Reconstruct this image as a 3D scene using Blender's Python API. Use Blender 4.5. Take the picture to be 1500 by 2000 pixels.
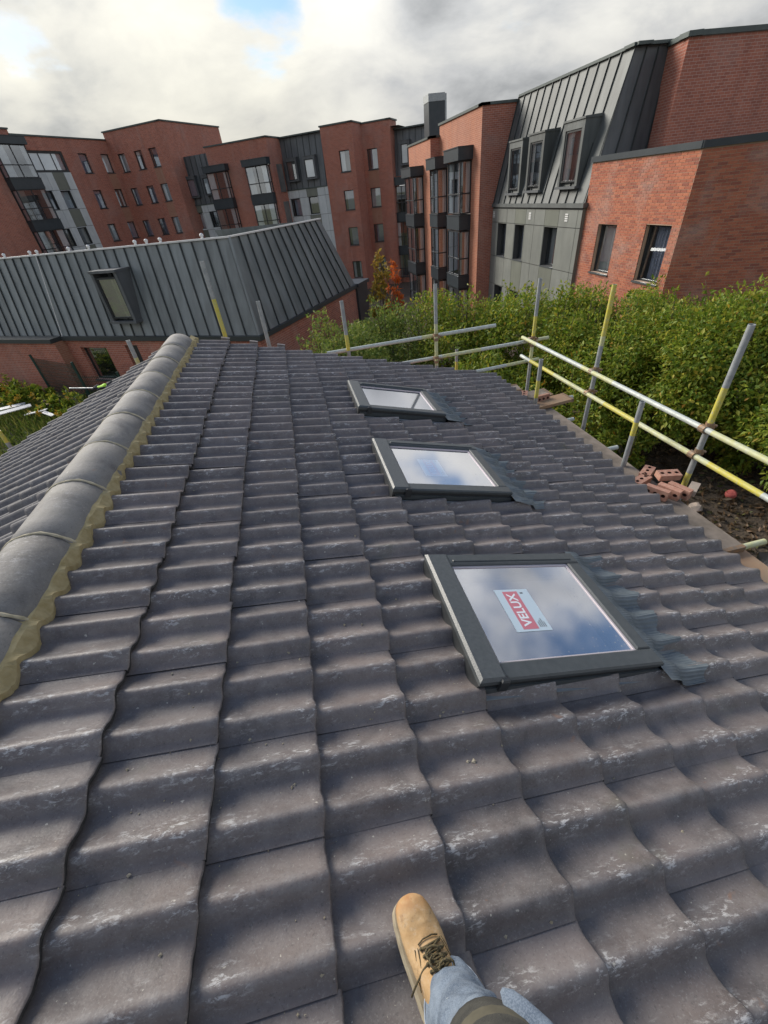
import bpy, bmesh, math, random
import numpy as np
from mathutils import Vector, Matrix
R = math.radians
random.seed(7)
rng = np.random.default_rng(7)

# ------------------------------------------------------------------ camera, sky, sun, exposure
# world origin = the photographer's phone; x = downslope to the right, y = along the ridge, z = up
for o in list(bpy.data.objects):
    bpy.data.objects.remove(o)
sc = bpy.context.scene
col = sc.collection
cam_d = bpy.data.cameras.new("camera")
cam = bpy.data.objects.new("camera", cam_d)
col.objects.link(cam)
cam_d.sensor_fit = 'HORIZONTAL'
cam_d.sensor_width = 36.0
cam_d.lens = 36.0 * 805.0 / 1500.0
cam_d.clip_start = 0.02
cam_d.clip_end = 3000
CR = Vector((0.97281409, -0.21124947, -0.09490212))     # camera right
CU = Vector((0.20348772, 0.58406122, 0.78578956))       # camera up
CF = Vector((0.11056898, 0.78373857, -0.61116966))      # camera forward
cam.matrix_world = Matrix(((CR.x, CU.x, -CF.x, 0), (CR.y, CU.y, -CF.y, 0), (CR.z, CU.z, -CF.z, 0), (0, 0, 0, 1)))
sc.camera = cam

SUN_AZ = R(-40)      # from +y towards +x
SUN_EL = R(29)
world = bpy.data.worlds.new("World")
sc.world = world
world.use_nodes = True
sc.view_settings.view_transform = 'Standard'
sc.view_settings.look = 'None'
sc.view_settings.gamma = 1
sc.view_settings.exposure = 1.58
sc.cycles.max_bounces = 7
sc.cycles.diffuse_bounces = 4
sc.cycles.glossy_bounces = 3
sc.cycles.transparent_max_bounces = 10


def build_world():
    nt = world.node_tree
    N, L = nt.nodes, nt.links
    N.clear()
    out = N.new('ShaderNodeOutputWorld')
    bg = N.new('ShaderNodeBackground')
    bg.inputs['Strength'].default_value = 0.1
    L.new(bg.outputs[0], out.inputs[0])
    sky = N.new('ShaderNodeTexSky')
    sky.sky_type = 'NISHITA'
    sky.sun_disc = False
    sky.sun_elevation = SUN_EL
    sky.sun_rotation = SUN_AZ
    sky.altitude = 50
    sky.air_density = 1.0
    sky.dust_density = 0.4
    sky.ozone_density = 2.0
    tc = N.new('ShaderNodeTexCoord')
    sep = N.new('ShaderNodeSeparateXYZ')
    L.new(tc.outputs['Generated'], sep.inputs[0])

    def m(op, a, b=None, c=None, clamp=False):
        n = N.new('ShaderNodeMath')
        n.operation = op
        n.use_clamp = clamp
        for i, v in enumerate((a, b, c)):
            if v is None:
                continue
            if isinstance(v, (int, float)):
                n.inputs[i].default_value = v
            else:
                L.new(v, n.inputs[i])
        return n.outputs[0]

    zc = m('MAXIMUM', sep.outputs[2], 0.0)
    den = m('ADD', zc, 0.34)
    cx = m('DIVIDE', sep.outputs[0], den)
    cy = m('DIVIDE', sep.outputs[1], den)
    comb = N.new('ShaderNodeCombineXYZ')
    L.new(cx, comb.inputs[0])
    L.new(cy, comb.inputs[1])

    def noise(scale, detail, dist, off):
        mp = N.new('ShaderNodeMapping')
        mp.inputs['Location'].default_value = off
        L.new(comb.outputs[0], mp.inputs[0])
        n = N.new('ShaderNodeTexNoise')
        n.inputs['Scale'].default_value = scale
        n.inputs['Detail'].default_value = detail
        n.inputs['Roughness'].default_value = 0.55
        n.inputs['Distortion'].default_value = dist
        L.new(mp.outputs[0], n.inputs[0])
        return n.outputs[0]

    def lobe(d, lo, hi):
        dp = N.new('ShaderNodeVectorMath')
        dp.operation = 'DOT_PRODUCT'
        nn = N.new('ShaderNodeVectorMath')
        nn.operation = 'NORMALIZE'
        L.new(tc.outputs['Generated'], nn.inputs[0])
        L.new(nn.outputs[0], dp.inputs[0])
        v = Vector(d).normalized()
        dp.inputs[1].default_value = v
        mr = N.new('ShaderNodeMapRange')
        mr.interpolation_type = 'SMOOTHSTEP'
        mr.inputs['From Min'].default_value = lo
        mr.inputs['From Max'].default_value = hi
        L.new(dp.outputs['Value'], mr.inputs['Value'])
        return mr.outputs[0]

    n1 = noise(2.3, 8, 0.1, (0.4, 6.1, 0))        # where there is cloud
    n2 = noise(3.1, 7, 0.2, (8.4, 4.2, 2))        # thick and thin cloud
    n3 = noise(1.25, 2, 0.1, (1.5, 9.0, 5))       # large banks

    def sm(v, lo, hi):
        r = N.new('ShaderNodeMapRange')
        r.interpolation_type = 'SMOOTHSTEP'
        r.inputs['From Min'].default_value = lo
        r.inputs['From Max'].default_value = hi
        L.new(v, r.inputs['Value'])
        return r.outputs[0]

    # coverage: closed deck towards the horizon, breaking up overhead
    cov = m('ADD', m('ADD', n1, 0.075), m('MULTIPLY', zc, -0.58))
    gap = m('MULTIPLY', lobe((0.042, 0.975, 0.214), 0.9968, 1.0), m('MULTIPLY', n2, 0.38))
    cov_f = sm(m('SUBTRACT', cov, gap), 0.20, 0.38)
    # brightness of the cloud
    b = m('ADD', m('MULTIPLY', n2, 0.80), m('MULTIPLY', n3, 0.50))
    glow = m('MULTIPLY', m('MAXIMUM', lobe((-0.06, 0.988, 0.12), 0.970, 1.0), m('MULTIPLY', lobe((0.12, 0.976, 0.17), 0.985, 1.0), 0.8)), 0.20)
    ramp = N.new('ShaderNodeValToRGB')
    el = ramp.color_ramp.elements
    el[0].position = 0.46
    el[0].color = (1.12, 1.16, 1.20, 1)
    el[1].position = 0.92
    el[1].color = (3.00, 2.95, 2.74, 1)
    e = el.new(0.62)
    e.color = (1.90, 1.93, 1.94, 1)
    e = el.new(0.74)
    e.color = (2.45, 2.43, 2.33, 1)
    L.new(m('ADD', b, glow), ramp.inputs[0])
    warm = N.new('ShaderNodeMix')
    warm.data_type = 'RGBA'
    warm.blend_type = 'MULTIPLY'
    warm.inputs['B'].default_value = (1.01, 1.0, 0.95, 1)
    L.new(m('MULTIPLY', lobe((-0.2, 0.97, 0.12), 0.90, 1.0), 0.9), warm.inputs['Factor'])
    L.new(ramp.outputs[0], warm.inputs['A'])
    mix = N.new('ShaderNodeMix')
    mix.data_type = 'RGBA'
    L.new(cov_f, mix.inputs['Factor'])
    dim = N.new('ShaderNodeVectorMath')
    dim.operation = 'SCALE'
    dim.inputs['Scale'].default_value = 0.55
    L.new(sky.outputs[0], dim.inputs[0])
    L.new(dim.outputs[0], mix.inputs['A'])
    # an overcast deck grows brighter from the horizon towards the zenith
    grad = m('ADD', m('MULTIPLY', zc, 2.3), 0.72)
    gv_ = N.new('ShaderNodeVectorMath')
    gv_.operation = 'SCALE'
    L.new(warm.outputs['Result'], gv_.inputs[0])
    L.new(grad, gv_.inputs['Scale'])
    L.new(gv_.outputs[0], mix.inputs['B'])
    L.new(mix.outputs['Result'], bg.inputs['Color'])


build_world()
sun_d = bpy.data.lights.new("sun", 'SUN')
sun_d.energy = 1.5
sun_d.angle = R(32)
sun_d.color = (1.0, 0.93, 0.82)
sun = bpy.data.objects.new("sun", sun_d)
col.objects.link(sun)
sdir = Vector((math.sin(SUN_AZ) * math.cos(SUN_EL), math.cos(SUN_AZ) * math.cos(SUN_EL), math.sin(SUN_EL)))
sun.rotation_euler = sdir.to_track_quat('Z', 'Y').to_euler()
sun.location = sdir * 60

# ------------------------------------------------------------------ material helpers


class MT:
    """small node-material builder"""

    def __init__(self, name):
        self.m = bpy.data.materials.new(name)
        self.m.use_nodes = True
        self.nt = self.m.node_tree
        self.N = self.nt.nodes
        self.b = self.N['Principled BSDF']
        self.out = self.N['Material Output']
        self.pos = None

    def link(self, a, b):
        self.nt.links.new(a, b)

    def position(self):
        if self.pos is None:
            g = self.N.new('ShaderNodeNewGeometry')
            self.pos = g.outputs['Position']
            self.geo = g
        return self.pos

    def noise(self, scale, detail=4, rough=0.55, vec=None, stretch=None, dist=0.0):
        n = self.N.new('ShaderNodeTexNoise')
        n.inputs['Scale'].default_value = scale
        n.inputs['Detail'].default_value = detail
        n.inputs['Roughness'].default_value = rough
        n.inputs['Distortion'].default_value = dist
        v = vec or self.position()
        if stretch:
            mp = self.N.new('ShaderNodeMapping')
            mp.inputs['Scale'].default_value = stretch
            self.link(v, mp.inputs[0])
            v = mp.outputs[0]
        self.link(v, n.inputs['Vector'])
        return n.outputs[0]

    def rng(self, v, a, b, c=0.0, d=1.0, smooth=False):
        r = self.N.new('ShaderNodeMapRange')
        if smooth:
            r.interpolation_type = 'SMOOTHSTEP'
        for k, x in (('From Min', a), ('From Max', b), ('To Min', c), ('To Max', d)):
            r.inputs[k].default_value = x
        self.link(v, r.inputs['Value'])
        return r.outputs[0]

    def math(self, op, a, b):
        n = self.N.new('ShaderNodeMath')
        n.operation = op
        for i, v in enumerate((a, b)):
            if isinstance(v, (int, float)):
                n.inputs[i].default_value = v
            else:
                self.link(v, n.inputs[i])
        return n.outputs[0]

    def mix(self, f, a, b, blend='MIX'):
        n = self.N.new('ShaderNodeMix')
        n.data_type = 'RGBA'
        n.blend_type = blend
        for k, v in (('Factor', f), ('A', a), ('B', b)):
            if isinstance(v, (int, float)):
                n.inputs[k].default_value = v
            elif isinstance(v, (tuple, list)):
                n.inputs[k].default_value = (v[0], v[1], v[2], 1)
            else:
                self.link(v, n.inputs[k])
        return n.outputs['Result']

    def color(self, v):
        if isinstance(v, (tuple, list)):
            self.b.inputs['Base Color'].default_value = (v[0], v[1], v[2], 1)
        else:
            self.link(v, self.b.inputs['Base Color'])

    def rough(self, v):
        if isinstance(v, (int, float)):
            self.b.inputs['Roughness'].default_value = v
        else:
            self.link(v, self.b.inputs['Roughness'])

    def bump(self, h, strength=0.3, dist=0.01):
        n = self.N.new('ShaderNodeBump')
        n.inputs['Strength'].default_value = strength
        n.inputs['Distance'].default_value = dist
        self.link(h, n.inputs['Height'])
        self.link(n.outputs[0], self.b.inputs['Normal'])


MATS = {}


def simple(name, c1, c2=None, scale=6.0, rough=0.6, metal=0.0, bump=0.0, bscale=60.0, bdist=0.004, spec=0.5):
    t = MT(name)
    if c2:
        f = t.rng(t.noise(scale, 6), 0.32, 0.68)
        t.color(t.mix(f, c1, c2))
    else:
        t.color(c1)
    t.rough(rough)
    t.b.inputs['Metallic'].default_value = metal
    t.b.inputs['Specular IOR Level'].default_value = spec
    if bump:
        t.bump(t.noise(bscale, 5), bump, bdist)
    MATS[name] = t.m
    return t.m


def mk_tile(name, c1, c2, scuff=0.55):
    t = MT(name)
    oi = t.N.new('ShaderNodeObjectInfo')
    big = t.rng(t.noise(1.6, 5), 0.35, 0.65)
    c = t.mix(big, c1, c2)
    # each tile slightly lighter or darker than its neighbour
    v = t.rng(oi.outputs['Random'], 0, 1, 0.82, 1.18)
    vv = t.N.new('ShaderNodeCombineColor')
    for i in range(3):
        t.link(v, vv.inputs[i])
    c = t.mix(1.0, c, vv.outputs[0], 'MULTIPLY')
    blot = t.rng(t.noise(9, 6, 0.6), 0.46, 0.72, 0, 0.30)
    c = t.mix(blot, c, (0.21, 0.19, 0.18))
    dk = t.rng(t.noise(5.3, 5, 0.6, dist=0.6), 0.48, 0.68, 0, 0.5)
    c = t.mix(dk, c, (0.055, 0.05, 0.052))
    # pale scuffs: scratched mainly on the crests of the rolls, in separate patches
    at = t.N.new('ShaderNodeAttribute')
    at.attribute_name = 'crest'
    streak = t.noise(48, 10, 0.78, stretch=(0.55, 1.5, 1.0), dist=0.35)
    area = t.rng(t.noise(4.8, 4, 0.6), 0.45, 0.60)
    sfac = t.math('MULTIPLY', t.rng(streak, 0.53, 0.60), t.rng(at.outputs['Fac'], 0.25, 0.9))
    sfac = t.math('MULTIPLY', sfac, t.math('MULTIPLY', area, scuff * 1.7))
    c = t.mix(sfac, c, (0.46, 0.45, 0.44))
    # worn, paler skin along the crests and dusty film elsewhere
    film = t.math('MULTIPLY', t.rng(t.noise(19, 8, 0.7), 0.42, 0.68), t.rng(at.outputs['Fac'], 0.1, 1.0, 0.12, 0.34))
    c = t.mix(film, c, (0.30, 0.293, 0.288))
    grit = t.math('MULTIPLY', t.rng(t.noise(150, 4, 0.75), 0.56, 0.66), 0.42)
    c = t.mix(grit, c, (0.30, 0.29, 0.275))
    pit = t.math('MULTIPLY', t.rng(t.noise(115, 4, 0.75), 0.57, 0.67), 0.42)
    c = t.mix(pit, c, (0.03, 0.03, 0.032))
    drop = t.rng(t.noise(52, 2, 0.5), 0.735, 0.76, 0, 0.7)
    c = t.mix(drop, c, (0.50, 0.47, 0.40))
    ora = t.rng(t.noise(11, 3, 0.5, dist=0.8), 0.70, 0.75, 0, 0.4)
    c = t.mix(ora, c, (0.26, 0.13, 0.07))
    moss = t.rng(t.noise(3.3, 6, 0.65), 0.60, 0.72, 0, 0.35)
    c = t.mix(moss, c, (0.11, 0.115, 0.075))
    t.color(c)
    t.rough(t.rng(t.noise(7, 4), 0.3, 0.7, 0.42, 0.64) if name == 'tile' else 0.75)
    h = t.math('ADD', t.math('MULTIPLY', t.noise(140, 4), 0.5), t.noise(32, 5))
    t.bump(h, 0.38, 0.004)
    MATS[name] = t.m


def mk_brick(name, c1, c2, mortar, pale=0.35):
    t = MT(name)
    uv = t.N.new('ShaderNodeUVMap')
    br = t.N.new('ShaderNodeTexBrick')
    br.offset = 0.5
    br.inputs['Scale'].default_value = 1.0
    br.inputs['Mortar Size'].default_value = 0.0065
    br.inputs['Mortar Smooth'].default_value = 0.15
    br.inputs['Brick Width'].default_value = 0.225
    br.inputs['Row Height'].default_value = 0.075
    br.inputs['Bias'].default_value = 0.0
    br.inputs['Color1'].default_value = (*c1, 1)
    br.inputs['Color2'].default_value = (*c2, 1)
    br.inputs['Mortar'].default_value = (*mortar, 1)
    t.link(uv.outputs[0], br.inputs['Vector'])
    pat = t.math('MULTIPLY', t.rng(t.noise(0.55, 7, 0.62, dist=0.5), 0.50, 0.70), pale)
    c = t.mix(pat, br.outputs[0], (0.42, 0.30, 0.26))
    var = t.rng(t.noise(0.25, 3), 0.3, 0.7, 0, 0.25)
    c = t.mix(var, c, (0.16, 0.06, 0.045))
    run = t.rng(t.noise(1.6, 6, 0.65, stretch=(1.0, 1.0, 0.10)), 0.52, 0.72, 0, 0.30)
    c = t.mix(run, c, (0.13, 0.06, 0.05))
    wash = t.rng(t.noise(1.1, 6, 0.65, stretch=(1.0, 1.0, 0.16)), 0.58, 0.74, 0, 0.28)
    c = t.mix(wash, c, (0.52, 0.40, 0.34))
    t.color(c)
    t.rough(0.85)
    inv = t.math('SUBTRACT', 1.0, br.outputs['Fac'])
    t.bump(inv, 0.5, 0.008)
    MATS[name] = t.m


def mk_island(name, cols, rough=0.8, pale=0.0):
    """colour per brick / leaf: random per mesh island and per object"""
    t = MT(name)
    t.position()
    oi = t.N.new('ShaderNodeObjectInfo')
    s = t.math('FRACT', t.math('ADD', t.geo.outputs['Random Per Island'], oi.outputs['Random']), 0.0)
    ramp = t.N.new('ShaderNodeValToRGB')
    els = ramp.color_ramp.elements
    while len(els) < len(cols):
        els.new(0.5)
    for i, c in enumerate(cols):
        els[i].position = c[0]
        els[i].color = (c[1], c[2], c[3], 1)
    t.link(s, ramp.inputs[0])
    c = ramp.outputs[0]
    if pale:
        c = t.mix(t.math('MULTIPLY', t.rng(t.noise(0.9, 7, 0.62, dist=0.5), 0.48, 0.68), pale), c, (0.42, 0.31, 0.27))
        c = t.mix(t.rng(t.noise(40, 4), 0.4, 0.7, 0, 0.35), c, (0.12, 0.05, 0.04))
    t.color(c)
    t.rough(rough)
    MATS[name] = t.m
    return t


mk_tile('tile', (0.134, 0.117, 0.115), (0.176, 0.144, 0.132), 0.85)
mk_tile('tile_left', (0.085, 0.081, 0.087), (0.110, 0.101, 0.102), 0.25)  # same tiles, colour darkened to offset the sun on the left slope
mk_tile('ridge', (0.195, 0.184, 0.168), (0.245, 0.230, 0.208), 0.5)
simple('tile_edge', (0.020, 0.020, 0.020), (0.045, 0.043, 0.04), 60, 0.9, bump=0.5, bscale=120)  # near-black holds the gap shadow under the nose, plus moss and dirt
simple('bed_mortar', (0.31, 0.245, 0.115), (0.42, 0.345, 0.19), 26, 0.95, bump=0.5, bscale=60, bdist=0.006)
simple('joint_mortar', (0.34, 0.30, 0.20), (0.52, 0.46, 0.33), 30, 0.95, bump=0.4)
simple('deck', (0.02, 0.02, 0.02), rough=0.95)
simple('render_wall', (0.5, 0.47, 0.42), (0.42, 0.4, 0.36), 3, 0.9)
simple('felt', (0.05, 0.05, 0.05), rough=0.9)
simple('frame_grey', (0.052, 0.060, 0.062), (0.068, 0.076, 0.078), 30, 0.36, bump=0.25, bscale=160, bdist=0.002)
simple('frame_dark', (0.022, 0.024, 0.026), (0.034, 0.036, 0.037), 30, 0.5)
simple('hood_grey', (0.062, 0.070, 0.073), (0.085, 0.093, 0.095), 60, 0.34, bump=0.5, bscale=220, bdist=0.002)
simple('lead', (0.105, 0.128, 0.140), (0.15, 0.175, 0.185), 20, 0.45)
simple('flashing', (0.19, 0.21, 0.22), (0.26, 0.28, 0.29), 12, 0.45)
simple('bead', (0.62, 0.55, 0.56), rough=0.5)
simple('sticker_white', (0.50, 0.60, 0.66), rough=0.3)
simple('sticker_red', (0.55, 0.17, 0.21), rough=0.3)
simple('sticker_red_glare', (0.70, 0.46, 0.47), rough=0.35)  # red band paled in colour for the reflection in the glass
simple('sticker_text', (0.74, 0.78, 0.80), rough=0.35)
simple('galv', (0.30, 0.32, 0.33), (0.42, 0.44, 0.44), 18, 0.5, 0.35)
simple('galv_pale', (0.42, 0.45, 0.42), (0.54, 0.57, 0.52), 14, 0.55, 0.15)
simple('yellow', (0.56, 0.50, 0.06), (0.46, 0.45, 0.24), 26, 0.6)
simple('yellow_pale', (0.50, 0.49, 0.22), (0.53, 0.55, 0.40), 16, 0.6)


def mk_worn(name, c1, c2, wear, amount, metal=0.0):
    t = MT(name)
    c = t.mix(t.rng(t.noise(16, 6), 0.32, 0.68), c1, c2)
    c = t.mix(t.rng(t.noise(55, 8, 0.7), 0.60 - amount, 0.72 - amount), c, wear)
    c = t.mix(t.rng(t.noise(22, 6, 0.7), 0.66, 0.74, 0, .8), c, (0.17, 0.09, 0.045))
    c = t.mix(t.rng(t.noise(34, 4, 0.6), 0.70, 0.74, 0, .8), c, (0.60, 0.58, 0.54))
    t.color(c)
    t.rough(t.rng(t.noise(40, 4), 0.3, 0.7, 0.4, 0.7))
    t.b.inputs['Metallic'].default_value = metal
    t.bump(t.noise(90, 4), 0.25, 0.003)
    MATS[name] = t.m


mk_worn('galv', (0.28, 0.30, 0.31), (0.40, 0.42, 0.42), (0.20, 0.20, 0.19), 0.0, 0.3)
mk_worn('galv_pale', (0.42, 0.45, 0.42), (0.55, 0.58, 0.53), (0.34, 0.35, 0.30), 0.0, 0.1)
mk_worn('yellow', (0.58, 0.50, 0.05), (0.50, 0.46, 0.14), (0.42, 0.43, 0.36), 0.05)
mk_worn('yellow_pale', (0.50, 0.49, 0.20), (0.52, 0.54, 0.38), (0.45, 0.46, 0.40), 0.05)
simple('coupler', (0.20, 0.17, 0.14), (0.34, 0.20, 0.10), 30, 0.6, 0.4)
simple('timber', (0.22, 0.18, 0.14), (0.38, 0.31, 0.25), 9, 0.85, bump=0.4, bscale=30)
simple('timber_warm', (0.44, 0.26, 0.15), (0.40, 0.29, 0.19), 6, 0.85, bump=0.3, bscale=30)
simple('new_brick', (0.36, 0.165, 0.115), (0.46, 0.27, 0.20), 26, 0.85, bump=0.3, bscale=90)
simple('hole', (0.06, 0.025, 0.02), rough=1.0)
simple('zinc', (0.165, 0.188, 0.195), (0.200, 0.222, 0.226), 0.9, 0.42, 0.1)
simple('zinc_mid', (0.085, 0.094, 0.094), (0.105, 0.114, 0.112), 1.5, 0.55, 0.1)
simple('zinc_dark', (0.095, 0.104, 0.114), (0.118, 0.127, 0.134), 1.8, 0.5, 0.1)
simple('zinc_seam', (0.05, 0.058, 0.06), rough=0.5, metal=0.2)
simple('coping', (0.055, 0.07, 0.068), (0.08, 0.10, 0.095), 3, 0.5, 0.2)
simple('panel_pale', (0.50, 0.53, 0.54), (0.57, 0.60, 0.60), 2, 0.45)
simple('panel_grey', (0.185, 0.195, 0.18), (0.22, 0.23, 0.21), 2, 0.45)
simple('panel_olive', (0.155, 0.165, 0.14), (0.175, 0.185, 0.155), 2, 0.45)
simple('panel_back', (0.06, 0.06, 0.06), rough=0.8)
simple('spandrel', (0.026, 0.036, 0.044), (0.036, 0.046, 0.054), 3, 0.4)
simple('win_frame', (0.020, 0.024, 0.028), rough=0.45)
simple('win_sill', (0.06, 0.07, 0.075), rough=0.5)
simple('room', (0.10, 0.10, 0.10), (0.17, 0.16, 0.15), 1.5, 0.95)
simple('curtain_white', (0.80, 0.81, 0.80), (0.7, 0.72, 0.73), 3, 0.9)
simple('curtain_blue', (0.30, 0.33, 0.43), (0.40, 0.42, 0.50), 4, 0.9)
simple('curtain_tan', (0.36, 0.33, 0.28), (0.28, 0.26, 0.23), 4, 0.9)
simple('blind', (0.62, 0.66, 0.70), rough=0.8)
simple('white_paint', (0.75, 0.75, 0.74), (0.66, 0.66, 0.64), 3, 0.5)
simple('flat_roof', (0.16, 0.16, 0.15), (0.2, 0.2, 0.19), 1, 0.9)
simple('fence_green', (0.012, 0.045, 0.036), rough=0.5)
simple('bark', (0.10, 0.075, 0.05), (0.16, 0.13, 0.09), 8, 0.9, bump=0.5)
simple('red_ball', (0.50, 0.12, 0.10), (0.42, 0.09, 0.08), 6, 0.7)
simple('black_plastic', (0.012, 0.012, 0.014), rough=0.35, bump=0.3, bscale=20, bdist=0.02)
simple('hivis', (0.42, 0.75, 0.03), rough=0.7)
simple('glove_black', (0.02, 0.022, 0.025), rough=0.8)
simple('rubble', (0.33, 0.28, 0.23), (0.42, 0.33, 0.27), 9, 0.9)
simple('crumb', (0.30, 0.25, 0.16), (0.40, 0.36, 0.28), 40, 0.95)
simple('rubber', (0.30, 0.25, 0.17), (0.46, 0.40, 0.28), 30, 0.8)
simple('lace', (0.022, 0.02, 0.018), (0.16, 0.12, 0.045), 420, 0.8)
simple('knee_pad', (0.040, 0.040, 0.036), (0.070, 0.068, 0.058), 40, 0.9, bump=0.5, bscale=300)
simple('knee_trim', (0.085, 0.078, 0.055), (0.11, 0.10, 0.07), 60, rough=0.9)
simple('thread', (0.45, 0.50, 0.56), rough=0.9)


def vary(name, lo, hi, streak=0.0):
    """tone shifts from piece to piece, with faint rain streaks"""
    m = MATS[name]
    N, L = m.node_tree.nodes, m.node_tree.links
    b = N['Principled BSDF']
    src = b.inputs['Base Color'].links[0].from_socket
    oi = N.new('ShaderNodeObjectInfo')
    mr = N.new('ShaderNodeMapRange')
    mr.inputs['To Min'].default_value = lo
    mr.inputs['To Max'].default_value = hi
    L.new(oi.outputs['Random'], mr.inputs['Value'])
    v = mr.outputs[0]
    if streak:
        g = N.new('ShaderNodeNewGeometry')
        mp = N.new('ShaderNodeMapping')
        mp.inputs['Scale'].default_value = (2.2, 2.2, 0.25)
        L.new(g.outputs['Position'], mp.inputs[0])
        nz = N.new('ShaderNodeTexNoise')
        nz.inputs['Scale'].default_value = 2.0
        nz.inputs['Detail'].default_value = 6
        L.new(mp.outputs[0], nz.inputs['Vector'])
        m2 = N.new('ShaderNodeMapRange')
        m2.inputs['From Min'].default_value = 0.35
        m2.inputs['From Max'].default_value = 0.65
        m2.inputs['To Min'].default_value = 1 - streak
        m2.inputs['To Max'].default_value = 1 + streak
        L.new(nz.outputs[0], m2.inputs['Value'])
        mu = N.new('ShaderNodeMath')
        mu.operation = 'MULTIPLY'
        L.new(v, mu.inputs[0])
        L.new(m2.outputs[0], mu.inputs[1])
        v = mu.outputs[0]
    sc_ = N.new('ShaderNodeVectorMath')
    sc_.operation = 'SCALE'
    L.new(src, sc_.inputs[0])
    L.new(v, sc_.inputs['Scale'])
    L.new(sc_.outputs[0], b.inputs['Base Color'])


for nm_ in ('zinc', 'zinc_mid', 'zinc_dark'):
    vary(nm_, 0.88, 1.12, 0.16)
for nm_ in ('panel_pale', 'panel_grey', 'panel_olive'):
    vary(nm_, 0.94, 1.06, 0.06)
for nm_ in ('new_brick', 'curtain_white', 'curtain_blue', 'curtain_tan', 'room', 'timber', 'timber_warm'):
    vary(nm_, 0.72, 1.15)
mk_brick('brick_red', (0.47, 0.160, 0.100), (0.34, 0.112, 0.074), (0.50, 0.35, 0.29), 0.36)
mk_brick('brick_sunlit', (0.47, 0.170, 0.092), (0.39, 0.132, 0.074), (0.50, 0.33, 0.22), 0.15)  # red brick with the sun on left-facing walls put into its colour
mk_brick('brick_pale', (0.40, 0.20, 0.13), (0.36, 0.17, 0.11), (0.42, 0.29, 0.21), 0.25)
simple('wall_mortar', (0.47, 0.34, 0.25), (0.41, 0.29, 0.21), 5, 0.95)
mk_island('brick_piece', [(0.0, 0.48, 0.165, 0.088), (0.4, 0.43, 0.140, 0.077), (0.75, 0.37, 0.118, 0.068), (1.0, 0.27, 0.09, 0.06)], 0.85, 0.55)


def mk_leaf(name, cols, tr=0.42):
    t = mk_island(name, cols, 0.5)
    t.b.inputs['Specular IOR Level'].default_value = 0.35
    tl = t.N.new('ShaderNodeBsdfTranslucent')
    cl = t.b.inputs['Base Color'].links[0].from_socket
    t.link(cl, tl.inputs['Color'])
    mx = t.N.new('ShaderNodeMixShader')
    mx.inputs[0].default_value = tr
    t.link(t.b.outputs[0], mx.inputs[1])
    t.link(tl.outputs[0], mx.inputs[2])
    t.link(mx.outputs[0], t.out.inputs[0])


mk_leaf('leaf', [(0.0, 0.105, 0.185, 0.022), (0.35, 0.19, 0.27, 0.028), (0.7, 0.28, 0.335, 0.038), (0.96, 0.40, 0.37, 0.05), (0.985, 0.45, 0.33, 0.03), (1.0, 0.36, 0.17, 0.02)])
mk_leaf('leaf_pale', [(0.0, 0.10, 0.175, 0.03), (0.4, 0.18, 0.255, 0.05), (0.8, 0.28, 0.33, 0.07), (1.0, 0.38, 0.36, 0.09)])
mk_leaf('leaf_orange', [(0.0, 0.50, 0.10, 0.02), (0.5, 0.62, 0.17, 0.03), (1.0, 0.45, 0.08, 0.03)])
mk_leaf('leaf_yellow', [(0.0, 0.36, 0.22, 0.03), (0.5, 0.45, 0.30, 0.05), (1.0, 0.18, 0.19, 0.03)])
mk_leaf('flower_yellow', [(0.0, 0.42, 0.25, 0.03), (1.0, 0.52, 0.36, 0.05)], 0.2)
mk_leaf('leaf_litter', [(0.0, 0.06, 0.04, 0.02), (0.5, 0.10, 0.065, 0.035), (0.85, 0.15, 0.09, 0.05), (1.0, 0.09, 0.12, 0.03)], 0.1)
mk_leaf('grass_blade', [(0.0, 0.085, 0.135, 0.022), (0.5, 0.13, 0.18, 0.03), (1.0, 0.24, 0.23, 0.06)], 0.3)


def mk_ground():
    t = MT('ground')
    g = t.rng(t.noise(0.9, 7, 0.6), 0.38, 0.62)
    sp = t.N.new('ShaderNodeSeparateXYZ')
    t.link(t.position(), sp.inputs[0])
    earth = t.math('MAXIMUM', g, t.rng(sp.outputs[0], 1.0, 4.0))
    c = t.mix(earth, (0.09, 0.12, 0.03), (0.075, 0.055, 0.038))
    c = t.mix(t.rng(t.noise(14, 5), 0.5, 0.75, 0, 0.7), c, (0.17, 0.13, 0.08))
    t.color(c)
    t.rough(0.95)
    t.bump(t.noise(18, 6), 0.8, 0.05)
    MATS['ground'] = t.m


mk_ground()


def mk_denim():
    t = MT('denim')
    c = t.mix(t.rng(t.noise(14, 6, 0.6), 0.35, 0.7), (0.080, 0.110, 0.155), (0.20, 0.245, 0.30))
    w = t.rng(t.noise(420, 2), 0.4, 0.6)
    c = t.mix(t.math('MULTIPLY', w, 0.35), c, (0.30, 0.35, 0.42))
    c = t.mix(t.rng(t.noise(33, 3, dist=1.0), 0.70, 0.74), c, (0.55, 0.58, 0.58))
    t.color(c)
    t.rough(0.9)
    t.bump(t.noise(380, 2), 0.4, 0.002)
    MATS['denim'] = t.m


mk_denim()


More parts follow.
